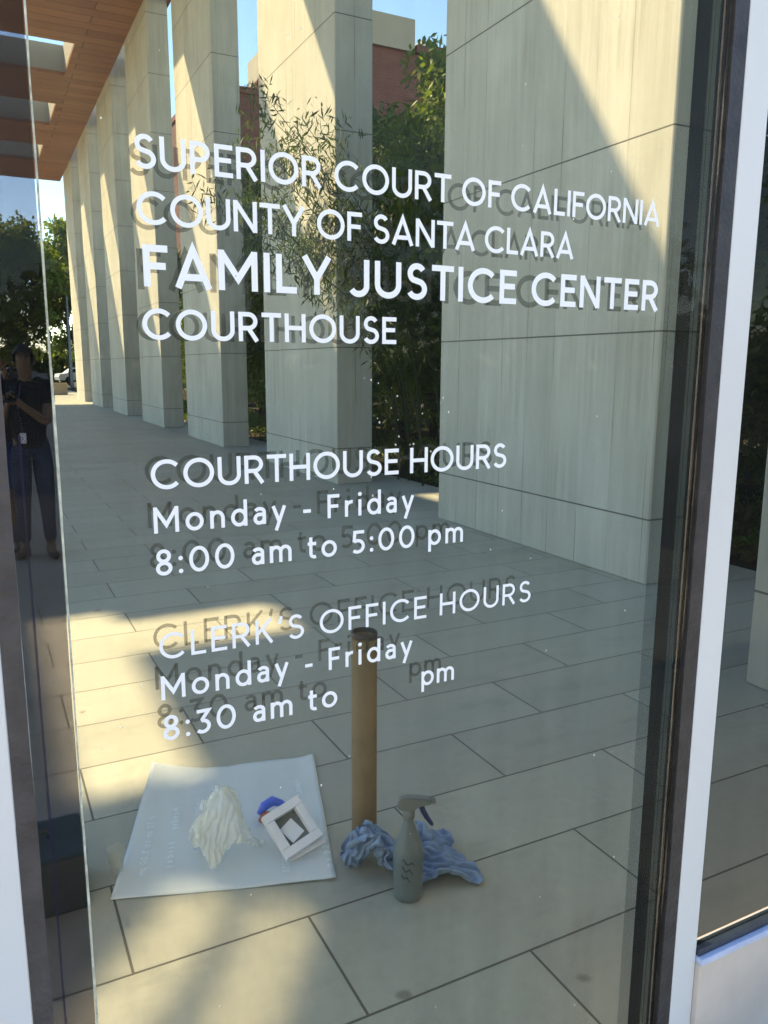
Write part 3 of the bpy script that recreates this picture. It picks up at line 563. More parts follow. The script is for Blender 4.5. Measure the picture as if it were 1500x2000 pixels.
# crumpled film heap and cloth: settled sheets, x y z of each point in millimetres
def hnoise(seedv):
    rs = np.random.default_rng(seedv); ks = [(rs.normal(size=2)*f_, rs.uniform(0, 6.3), a) for f_, a in ((18, 1), (34, .7), (60, .45), (95, .3)) for _ in range(4)]
    def fn(x, y): return sum(a*(1-2*abs(math.sin(k[0]*x+k[1]*y+p))) for k, p, a in ks)/6
    return fn
FILM_SHAPE = [
-102,-43,20,-102,-37,21,-104,-35,32,-104,-42,38,-107,-36,45,-107,-29,51,-100,-27,48,-99,-20,48,-97,-13,53,-93,-7,57,-98,-12,62,-97,-7,69,-100,-3,75,-102,-5,86,-102,-10,95,-103,-5,105,
-101,0,95,-96,5,93,-97,12,98,-96,14,108,-97,23,108,-93,28,104,-89,30,94,-82,33,92,-84,30,85,-86,34,74,-84,41,68,-80,42,60,-74,43,53,-68,44,44,-72,38,42,-67,41,34,
-63,43,24,-60,46,32,-63,52,29,-59,58,24,-56,64,18,-51,61,10,-50,67,6,-106,-44,28,-99,-43,22,-95,-37,29,-98,-35,38,-102,-33,48,-105,-36,56,-103,-27,57,-97,-25,56,-92,-18,56,
-88,-12,59,-92,-10,66,-97,-12,74,-94,-6,79,-95,-1,89,-94,-8,95,-95,-7,106,-99,-1,107,-98,6,104,-91,7,99,-94,16,98,-90,21,104,-87,26,109,-89,33,104,-88,36,94,-82,37,89,
-83,41,78,-79,36,73,-75,42,68,-70,43,61,-64,40,52,-64,37,43,-67,33,32,-62,40,34,-58,42,27,-54,51,28,-57,54,21,-51,59,25,-47,64,20,-46,62,10,-102,-53,26,-98,-49,30,
-94,-42,37,-92,-36,42,-98,-38,48,-98,-36,58,-101,-30,67,-98,-24,67,-91,-23,64,-85,-17,66,-86,-10,71,-89,-15,80,-89,-9,88,-89,-4,88,-91,0,99,-88,-4,107,-93,3,109,-97,6,115,
-93,11,108,-85,13,101,-83,20,97,-84,28,98,-81,32,106,-82,39,101,-83,44,94,-78,44,85,-75,36,82,-69,39,74,-67,37,66,-68,34,56,-63,30,48,-60,29,38,-56,36,39,-56,43,37,
-53,43,29,-49,49,19,-46,56,20,-42,61,24,-40,65,16,-96,-55,28,-98,-53,38,-98,-46,45,-92,-43,48,-90,-36,51,-93,-28,56,-94,-31,67,-96,-29,75,-91,-21,77,-85,-21,74,-80,-15,72,
-82,-10,79,-84,-12,92,-86,-6,98,-85,1,94,-88,3,103,-88,0,115,-88,7,118,-88,14,118,-82,14,112,-82,23,107,-78,25,100,-75,31,100,-75,38,100,-77,46,99,-71,45,90,-69,40,82,
-67,33,81,-66,30,72,-62,33,63,-57,30,55,-55,31,45,-49,33,37,-48,40,43,-46,44,34,-42,45,23,-45,51,28,-39,54,21,-36,60,22,-89,-52,29,-90,-52,39,-91,-50,50,-95,-47,57,
-94,-39,62,-89,-34,60,-87,-28,67,-88,-30,77,-92,-24,84,-86,-19,85,-79,-18,82,-75,-11,81,-80,-6,86,-79,-8,96,-80,-2,101,-82,6,105,-81,2,116,-81,9,114,-84,10,124,-82,16,121,
-77,17,112,-76,25,110,-74,32,112,-76,39,111,-71,42,104,-69,39,95,-63,40,90,-62,37,81,-60,30,76,-56,30,66,-54,34,58,-50,30,52,-44,31,43,-42,38,42,-41,39,33,-36,44,27,
-39,50,35,-40,56,31,-33,57,29,-84,-55,34,-84,-48,40,-87,-44,46,-87,-47,56,-91,-43,66,-89,-36,69,-82,-34,69,-82,-26,75,-83,-27,85,-85,-23,94,-79,-16,96,-74,-17,90,-73,-9,92,
-73,-2,96,-74,-2,108,-81,-2,109,-74,4,110,-75,11,115,-78,7,124,-78,14,127,-72,19,119,-76,24,122,-75,31,122,-71,38,118,-67,37,110,-66,33,100,-63,33,89,-57,36,88,-53,30,82,
-55,34,74,-48,33,67,-46,36,58,-42,36,50,-36,34,45,-36,42,38,-32,41,32,-31,48,30,-33,54,38,-36,61,39,-80,-60,42,-85,-56,46,-81,-49,50,-80,-44,58,-84,-40,68,-87,-42,76,
-86,-35,79,-79,-31,80,-74,-25,85,-78,-24,96,-78,-19,104,-73,-14,100,-67,-9,95,-67,-4,102,-72,-10,106,-77,-8,114,-75,0,118,-70,5,113,-70,10,122,-70,13,132,-67,20,126,-72,24,131,
-70,31,130,-65,34,124,-62,33,113,-61,28,105,-58,26,94,-55,33,97,-51,36,88,-48,32,80,-46,39,73,-42,40,65,-40,32,59,-34,37,54,-30,41,46,-26,42,38,-24,49,34,-28,54,32,
-28,59,42,-77,-53,43,-78,-59,51,-79,-54,58,-82,-50,66,-78,-43,65,-79,-44,77,-81,-40,87,-80,-34,91,-73,-29,94,-70,-23,97,-74,-24,107,-68,-19,105,-63,-12,105,-62,-7,111,-68,-11,115,
-72,-6,121,-67,-1,116,-69,4,123,-63,8,123,-65,14,125,-62,18,132,-66,24,141,-64,31,136,-60,30,127,-60,26,117,-55,26,108,-54,21,99,-49,26,97,-47,29,89,-43,34,83,-41,32,72,
-37,38,73,-36,40,62,-30,37,61,-25,39,53,-24,45,48,-25,52,43,-21,56,37,-26,63,34,-69,-51,49,-74,-55,45,-75,-48,52,-74,-49,64,-74,-47,74,-74,-40,72,-75,-35,83,-72,-36,92,
-73,-33,102,-66,-29,100,-66,-25,110,-69,-18,115,-62,-17,112,-58,-11,115,-64,-13,122,-68,-8,129,-61,-4,123,-66,-1,131,-66,7,133,-60,11,132,-63,13,142,-61,20,140,-55,28,139,-59,23,132,
-55,22,122,-54,19,114,-48,18,105,-44,21,96,-42,29,97,-42,26,85,-37,32,80,-34,31,72,-31,39,72,-26,43,69,-30,44,59,-28,50,54,-21,54,50,-23,60,45,-22,67,41,-68,-59,51,
-66,-53,53,-73,-54,59,-67,-47,63,-69,-41,72,-70,-45,80,-71,-39,88,-66,-33,87,-67,-35,98,-68,-35,109,-69,-29,117,-64,-25,118,-61,-19,125,-54,-17,119,-58,-11,125,-63,-11,136,-57,-7,131,
-60,-2,136,-63,3,142,-56,5,139,-57,13,136,-54,19,145,-50,24,141,-51,22,130,-53,15,126,-49,21,121,-43,21,112,-40,21,104,-35,24,97,-38,30,90,-32,27,84,-31,33,80,-25,37,76,
-23,36,66,-21,44,63,-26,49,63,-25,57,59,-22,62,56,-19,62,47,-70,-60,61,-63,-58,56,-66,-51,61,-70,-51,73,-64,-46,75,-62,-41,84,-66,-44,93,-62,-37,94,-59,-30,100,-60,-34,109,
-62,-33,119,-61,-27,128,-56,-24,120,-55,-19,129,-53,-15,134,-58,-16,140,-53,-9,139,-53,-2,143,-57,0,152,-59,7,149,-53,8,143,-48,14,139,-48,19,147,-44,20,136,-45,14,129,-42,19,120,
-41,26,119,-35,25,112,-39,29,104,-33,32,99,-28,32,93,-25,28,85,-20,32,77,-19,38,75,-17,45,70,-18,51,65,-23,56,69,-18,57,59,-15,65,55,-67,-62,70,-63,-55,67,-57,-50,65,
-63,-53,74,-67,-50,85,-59,-47,86,-58,-40,91,-58,-41,102,-54,-34,103,-54,-29,112,-55,-30,123,-57,-32,133,-54,-26,129,-47,-21,128,-51,-21,138,-54,-19,148,-50,-12,148,-48,-5,148,-51,1,148,
-54,6,156,-49,12,152,-45,8,143,-42,14,150,-40,18,141,-37,14,133,-35,19,123,-37,24,129,-37,30,121,-34,32,110,-29,27,106,-24,26,98,-20,30,90,-16,35,83,-21,41,84,-21,47,79,
-15,49,73,-15,56,67,-20,63,69,-13,63,65,-62,-61,60,-57,-61,69,-57,-55,74,-56,-47,76,-59,-54,83,-60,-52,94,-53,-45,94,-51,-39,99,-55,-39,109,-50,-34,115,-48,-30,122,-50,-33,133,
-52,-27,141,-46,-25,137,-43,-17,142,-47,-19,152,-50,-13,158,-47,-6,159,-46,-2,152,-48,3,161,-44,10,160,-40,7,151,-38,11,142,-32,17,147,-35,20,140,-30,18,127,-30,25,124,-31,32,126,
-28,34,115,-24,29,113,-20,29,105,-14,33,97,-12,36,90,-16,42,92,-14,47,84,-17,55,82,-13,58,74,-18,62,78,-15,67,70,-55,-66,62,-52,-58,64,-52,-53,70,-49,-48,80,-53,-51,87,
-54,-56,97,-54,-50,103,-49,-46,108,-47,-40,114,-51,-41,123,-45,-36,129,-41,-31,135,-47,-33,141,-47,-25,148,-41,-23,145,-39,-16,152,-44,-16,161,-40,-9,159,-39,-1,156,-42,0,166,-38,5,159,
-37,13,158,-32,9,149,-28,12,142,-26,20,144,-24,23,133,-29,27,135,-25,28,127,-24,34,125,-19,29,121,-15,33,112,-11,35,104,-7,39,97,-11,45,100,-11,52,92,-10,51,81,-8,57,85,
-9,64,78,-12,71,80,-59,-66,72,-52,-65,69,-46,-60,75,-43,-52,76,-46,-54,86,-49,-50,96,-47,-52,105,-47,-51,116,-43,-44,114,-44,-39,120,-41,-42,131,-42,-38,139,-40,-30,145,-43,-30,156,
-43,-23,157,-35,-20,158,-36,-14,160,-37,-8,170,-34,-7,160,-35,0,161,-37,6,170,-33,8,162,-31,13,157,-24,13,153,-21,18,146,-20,26,141,-26,30,143,-24,34,135,-17,34,130,-20,37,119,
-11,37,120,-7,37,114,-3,40,105,-4,45,96,-3,53,92,-3,50,82,-3,57,76,-3,64,76,-9,66,84,-59,-72,79,-55,-65,80,-50,-59,85,-43,-58,82,-38,-54,89,-40,-50,98,-41,-45,106,
-40,-51,113,-43,-49,125,-38,-43,125,-36,-35,128,-34,-39,139,-37,-38,146,-36,-30,151,-37,-27,160,-38,-21,168,-31,-17,165,-31,-12,172,-28,-7,164,-28,1,167,-31,3,177,-31,9,171,-24,12,164,
-22,19,161,-17,23,155,-22,26,151,-19,33,145,-22,39,145,-22,39,131,-16,41,126,-16,43,115,-9,44,119,-2,46,112,2,46,102,4,50,94,4,51,83,3,56,76,1,62,86,-1,69,89,
-54,-77,84,-52,-69,88,-47,-65,80,-42,-65,89,-38,-61,97,-35,-55,103,-35,-50,106,-35,-43,116,-36,-49,122,-35,-48,132,-30,-40,131,-29,-35,138,-30,-37,148,-31,-33,158,-29,-26,161,-30,-23,172,
-31,-17,177,-23,-14,174,-21,-8,168,-21,-1,173,-25,1,181,-26,9,180,-22,15,173,-16,15,168,-18,23,165,-19,29,160,-17,35,155,-15,38,144,-18,44,140,-19,47,131,-17,50,120,-13,48,111,
-7,50,105,-2,53,107,4,56,100,9,56,90,10,60,81,4,65,77,4,71,83,-50,-73,75,-48,-77,84,-43,-71,86,-45,-69,96,-43,-63,102,-39,-60,110,-35,-54,115,-30,-48,117,-29,-46,127,
-28,-51,134,-28,-45,140,-22,-39,142,-23,-33,148,-25,-36,159,-23,-29,164,-23,-24,172,-24,-21,181,-24,-12,183,-17,-10,177,-15,-3,176,-18,1,186,-19,10,187,-17,16,183,-15,20,175,-11,24,167,
-12,31,165,-11,34,156,-11,41,153,-11,44,142,-11,43,130,-10,49,124,-13,55,119,-10,58,110,-7,58,100,-1,60,95,6,62,96,12,64,90,11,69,80,6,75,75,-45,-74,67,-41,-73,80,
-41,-78,89,-41,-75,100,-38,-70,107,-36,-65,114,-33,-60,119,-29,-54,125,-24,-48,120,-22,-46,131,-22,-49,143,-22,-44,150,-17,-38,152,-18,-32,159,-18,-33,172,-18,-29,178,-17,-20,180,-19,-16,188,
-19,-8,189,-13,-5,187,-11,2,183,-13,7,189,-10,15,187,-9,21,182,-8,28,176,-5,33,170,-5,38,161,-6,37,149,-5,39,140,-8,46,138,-10,53,134,-9,58,126,-4,57,116,-4,62,107,
-4,65,101,3,68,94,10,70,95,14,74,86,8,75,86,-42,-80,74,-35,-76,76,-37,-72,85,-33,-75,95,-32,-69,101,-29,-65,109,-26,-61,116,-23,-59,126,-19,-53,124,-16,-47,129,-16,-44,139,
-15,-47,149,-15,-43,159,-12,-36,157,-12,-31,167,-10,-29,177,-10,-22,184,-10,-17,189,-14,-11,195,-13,-1,197,-7,-1,189,-6,6,182,-9,12,178,-4,18,176,0,24,173,1,30,168,-1,32,157,
1,38,151,1,43,144,0,49,135,-5,49,129,-1,56,128,-4,63,124,-2,67,115,3,66,105,0,72,102,4,76,95,11,79,91,13,79,80,-41,-87,75,-38,-83,84,-32,-78,85,-28,-72,92,
-27,-75,102,-27,-72,113,-22,-68,120,-18,-64,123,-15,-59,130,-12,-53,136,-10,-46,135,-8,-43,146,-7,-44,156,-5,-39,163,-4,-32,169,-6,-26,168,-7,-18,174,-7,-14,181,-5,-11,195,-5,-4,197,
-3,3,198,0,9,189,-1,14,182,0,13,172,-1,19,165,2,25,158,6,31,155,6,34,145,1,38,138,2,42,130,-1,47,121,1,53,118,3,60,123,5,68,121,5,71,112,7,75,105,
4,82,101,5,84,88,12,85,88,-35,-84,67,-32,-86,77,-27,-84,86,-24,-78,92,-20,-75,102,-24,-68,105,-21,-63,110,-14,-62,114,-10,-60,123,-6,-55,129,-4,-50,136,-2,-44,145,-5,-38,148,
-2,-33,157,2,-30,164,0,-25,172,-1,-18,172,0,-13,180,2,-12,191,3,-6,200,5,0,197,5,5,189,6,13,187,5,18,178,7,17,169,8,19,158,5,24,149,4,28,141,5,32,133,
7,37,125,5,44,121,9,52,117,7,57,113,10,65,115,13,73,115,11,79,111,10,78,100,9,86,99,11,91,93,-29,-82,63,-32,-79,72,-27,-76,81,-21,-74,85,-17,-71,94,-16,-66,103,
-19,-59,101,-15,-56,110,-8,-54,113,-4,-51,121,-2,-46,128,0,-39,135,-3,-33,141,-1,-28,148,1,-24,158,5,-24,166,6,-17,170,7,-18,180,9,-15,190,12,-9,198,13,-2,198,13,7,192,
13,10,181,12,15,176,11,21,173,11,26,162,12,24,150,12,27,142,11,34,137,12,41,131,9,48,132,10,55,127,12,59,120,17,63,113,12,68,107,14,74,103,17,81,103,13,87,106,
17,92,101,-26,-87,70,-24,-79,67,-22,-73,73,-22,-68,79,-18,-64,88,-12,-68,93,-11,-62,102,-8,-55,100,-8,-49,106,-8,-44,116,-5,-41,122,-1,-34,128,3,-30,136,6,-30,146,7,-24,149,
11,-21,158,11,-22,169,14,-19,178,12,-12,182,15,-11,189,18,-3,191,16,3,184,20,9,182,20,16,175,16,18,166,17,26,164,15,30,155,18,32,146,13,38,146,14,44,139,16,49,130,
16,56,134,17,62,129,19,67,122,19,67,109,21,74,106,21,78,112,21,86,107,18,92,111,-21,-84,63,-20,-84,74,-16,-77,79,-15,-71,74,-13,-64,79,-11,-61,89,-6,-63,96,-4,-59,106,
-2,-52,107,-2,-44,108,2,-40,115,5,-35,122,8,-35,133,10,-29,137,12,-29,147,14,-28,158,18,-25,166,17,-18,170,17,-11,173,21,-12,182,24,-4,184,21,0,176,20,6,171,25,13,169,
23,20,163,19,21,154,23,26,157,22,35,155,20,37,145,20,41,134,22,46,136,21,53,128,23,59,127,23,60,114,28,66,108,28,72,113,28,79,108,25,83,115,24,91,116,-15,-88,60,
-16,-80,65,-11,-80,71,-9,-73,78,-8,-67,83,-6,-59,81,-6,-55,91,0,-59,95,2,-52,99,4,-49,108,8,-45,116,10,-41,124,12,-34,126,16,-33,135,17,-33,145,21,-28,152,18,-22,156,
15,-16,160,23,-15,167,27,-14,174,31,-7,177,29,1,177,27,3,166,24,9,160,23,15,154,27,21,150,22,27,144,26,31,148,27,39,144,27,37,134,26,44,127,27,50,133,29,55,124,
28,62,123,33,64,117,33,70,109,33,76,116,32,83,116,32,91,114,-9,-88,62,-10,-80,58,-10,-73,64,-4,-75,70,-4,-67,74,0,-63,81,-1,-54,83,3,-54,90,9,-56,99,10,-52,105,
13,-47,112,15,-39,116,19,-36,123,21,-38,132,24,-32,139,20,-26,143,17,-20,147,21,-14,151,25,-11,159,31,-13,165,35,-6,170,35,1,170,34,8,167,30,11,159,28,11,149,27,17,141,
26,23,136,27,31,137,33,33,144,32,40,139,34,43,129,30,48,125,34,55,132,33,63,132,34,68,125,40,70,116,39,75,110,36,82,108,38,90,109,-1,-88,58,-5,-82,64,-5,-76,60,
-3,-67,63,4,-68,69,2,-62,70,4,-55,74,8,-56,83,13,-54,92,13,-47,96,17,-42,103,21,-44,111,25,-41,120,27,-35,125,22,-30,129,19,-23,133,21,-18,138,27,-16,146,29,-11,151,
36,-12,157,38,-7,161,42,0,164,35,3,158,37,10,156,34,16,152,34,16,141,32,22,132,33,29,130,35,35,132,41,40,138,36,45,138,39,49,127,38,57,124,39,60,132,39,67,132,
39,74,124,43,76,117,42,85,114,44,85,105,-4,-85,48,1,-84,57,3,-76,62,1,-71,55,3,-65,59,8,-62,66,9,-54,68,12,-50,77,17,-51,82,16,-43,88,21,-45,97,26,-42,104,
28,-38,112,27,-31,117,21,-28,119,21,-21,124,26,-20,132,30,-13,136,35,-11,141,39,-12,147,39,-3,150,44,-2,155,42,5,157,38,6,146,40,13,146,39,21,145,39,21,132,40,28,127,
40,35,124,40,42,129,44,46,136,41,52,135,45,54,125,43,60,119,44,68,120,45,72,130,46,80,129,47,81,118,49,87,111,1,-85,40,4,-81,49,9,-77,57,8,-72,49,9,-65,55,
10,-58,58,15,-57,68,17,-50,68,21,-48,76,22,-48,88,25,-41,88,28,-37,97,32,-34,106,27,-31,108,23,-25,109,26,-20,114,31,-20,122,34,-16,130,40,-10,134,44,-11,142,41,-3,140,
46,0,145,50,7,151,44,7,140,40,13,135,45,16,142,44,25,141,43,30,137,44,37,133,48,41,124,46,48,125,49,52,135,45,60,134,48,62,126,52,66,118,48,73,119,51,76,128,
52,84,126,56,86,117,5,-82,33,6,-76,41,11,-81,46,14,-76,52,16,-67,53,17,-63,60,17,-55,56,21,-55,65,25,-54,76,29,-51,83,30,-46,90,34,-40,95,33,-32,93,27,-29,96,
27,-22,101,31,-22,108,34,-16,115,37,-15,123,42,-9,126,48,-11,132,49,-5,138,51,3,136,55,6,144,51,10,134,46,13,127,50,18,134,51,25,139,48,28,129,50,33,137,49,40,135,
53,43,126,51,51,123,52,57,131,54,64,134,53,70,127,56,72,115,56,79,118,60,82,127,56,87,128,12,-87,37,11,-81,33,14,-75,40,20,-75,48,23,-72,56,22,-65,51,23,-58,59,
27,-53,60,32,-54,70,29,-48,73,34,-43,79,38,-37,86,31,-33,84,29,-27,87,30,-21,91,32,-17,100,39,-18,107,44,-17,115,46,-10,117,47,-4,126,53,-7,129,56,-1,133,60,5,136,
57,12,134,53,13,123,55,20,126,58,25,134,54,28,124,54,35,127,58,38,135,53,46,136,54,52,133,59,55,126,54,60,123,60,66,124,58,74,125,64,77,120,62,85,117,63,87,125,
17,-88,30,19,-83,37,20,-76,36,22,-69,41,28,-70,48,29,-62,53,27,-56,49,33,-58,56,33,-51,61,35,-46,69,36,-40,71,41,-37,78,38,-30,81,33,-24,78,36,-21,87,38,-15,91,
42,-12,101,48,-12,109,53,-12,117,49,-5,115,53,-2,122,61,0,125,55,6,127,62,9,126,61,16,128,59,22,119,63,25,127,59,32,131,60,35,121,57,41,124,61,44,135,62,50,138,
61,58,136,61,59,125,61,64,134,63,71,134,65,78,131,68,81,123,67,88,117,22,-86,23,25,-85,33,26,-79,39,26,-72,34,28,-67,40,34,-64,48,32,-57,43,34,-51,51,41,-54,58,
37,-47,59,41,-41,63,39,-35,67,42,-28,72,39,-22,70,43,-20,79,44,-16,86,48,-10,96,52,-14,100,57,-10,105,55,-4,109,53,4,113,57,-2,118,61,4,122,58,12,116,64,14,120,
67,21,121,63,28,118,67,30,127,66,38,127,62,42,118,66,45,127,68,50,135,68,56,136,69,62,126,67,69,127,71,69,135,71,77,136,71,86,132,74,89,124,28,-89,21,31,-86,26,
30,-78,28,34,-73,36,33,-68,32,35,-61,37,40,-58,44,39,-50,44,45,-53,50,45,-45,56,41,-39,53,40,-33,57,40,-25,61,45,-23,66,44,-16,72,48,-12,78,50,-15,87,57,-15,93,
55,-8,96,51,-1,101,55,4,103,62,-1,107,67,4,112,63,10,108,61,19,113,69,19,111,71,24,116,71,31,117,65,37,118,68,43,113,70,49,119,73,49,128,75,55,134,73,62,132,
71,66,121,76,69,127,78,77,131,77,84,136,76,91,135,35,-92,15,32,-83,16,36,-80,24,40,-76,30,41,-69,34,42,-62,37,38,-55,35,44,-53,36,44,-47,44,50,-45,47,48,-38,51,
44,-32,48,43,-24,52,46,-18,57,47,-13,64,51,-17,72,55,-19,81,56,-12,83,51,-6,88,55,-3,94,58,4,93,64,0,97,66,7,103,71,12,108,65,15,104,66,24,102,72,26,106,
70,32,107,72,36,114,73,43,122,76,47,114,74,54,120,78,53,126,80,61,126,78,66,117,74,72,119,76,79,121,80,85,125,82,86,134,42,-90,22,38,-84,13,40,-76,14,44,-76,21,
42,-69,23,45,-62,27,40,-56,25,39,-49,30,45,-45,36,45,-40,42,52,-38,43,51,-31,49,49,-25,45,51,-22,56,54,-15,56,57,-19,66,59,-14,76,54,-9,72,53,-3,80,59,-3,85,
63,2,86,61,8,94,69,10,94,72,7,101,72,15,100,70,21,94,73,28,96,76,34,100,76,40,106,78,37,119,79,43,125,82,50,117,79,56,113,81,63,115,85,68,120,80,72,111,
79,79,112,83,79,120,88,81,129,46,-92,16,46,-84,17,45,-79,11,47,-71,13,48,-65,20,44,-60,17,47,-56,24,47,-47,27,44,-40,25,50,-38,32,47,-31,38,53,-29,36,57,-24,42,
52,-17,48,58,-18,52,61,-15,61,64,-10,69,57,-7,64,55,-1,70,62,1,75,60,7,79,66,11,86,70,5,86,75,9,90,79,15,96,79,23,95,79,23,103,83,31,105,80,33,113,
83,40,110,84,46,117,87,51,125,85,57,120,90,60,111,84,65,109,88,72,109,86,78,104,90,78,114,93,80,123,53,-92,16,54,-83,17,52,-81,8,53,-74,13,51,-66,10,52,-60,14,
53,-52,17,53,-47,24,48,-42,17,52,-36,23,48,-30,28,49,-24,32,57,-21,33,58,-16,40,57,-11,48,63,-9,55,68,-8,62,62,-3,58,58,4,62,64,3,65,67,8,73,69,15,78,
74,8,78,80,8,85,80,16,85,83,19,94,85,21,104,87,27,110,86,32,114,88,40,118,91,43,111,91,52,114,92,55,125,91,61,122,90,67,113,89,68,100,92,75,102,93,82,109,
97,77,116,58,-90,7,59,-86,15,59,-78,14,60,-73,7,59,-65,7,60,-60,17,59,-54,21,57,-48,15,56,-39,17,52,-33,13,54,-29,22,51,-23,21,53,-17,26,56,-11,33,60,-7,40,
65,-9,45,70,-6,51,68,-2,64,64,2,54,63,9,59,69,12,65,73,16,71,77,14,78,83,8,74,87,12,83,90,17,91,91,23,96,91,29,101,92,35,107,92,35,119,94,42,122,
96,48,115,99,54,120,99,61,120,98,65,109,95,63,100,96,71,107,99,78,104,104,81,111,62,-87,0,64,-83,6,67,-79,17,64,-72,16,66,-65,8,62,-59,7,64,-53,12,64,-46,12,
60,-40,7,60,-34,15,57,-27,11,59,-23,19,59,-15,20,60,-10,25,63,-5,31,65,-1,41,69,2,49,75,1,57,71,5,57,67,10,49,71,15,56,76,11,61,80,16,67,84,15,74,
93,13,76,95,18,84,96,24,89,98,30,95,99,32,105,98,38,111,100,39,121,103,46,117,103,53,114,106,59,117,101,58,110,101,65,102,96,69,97,103,71,104,107,77,105]
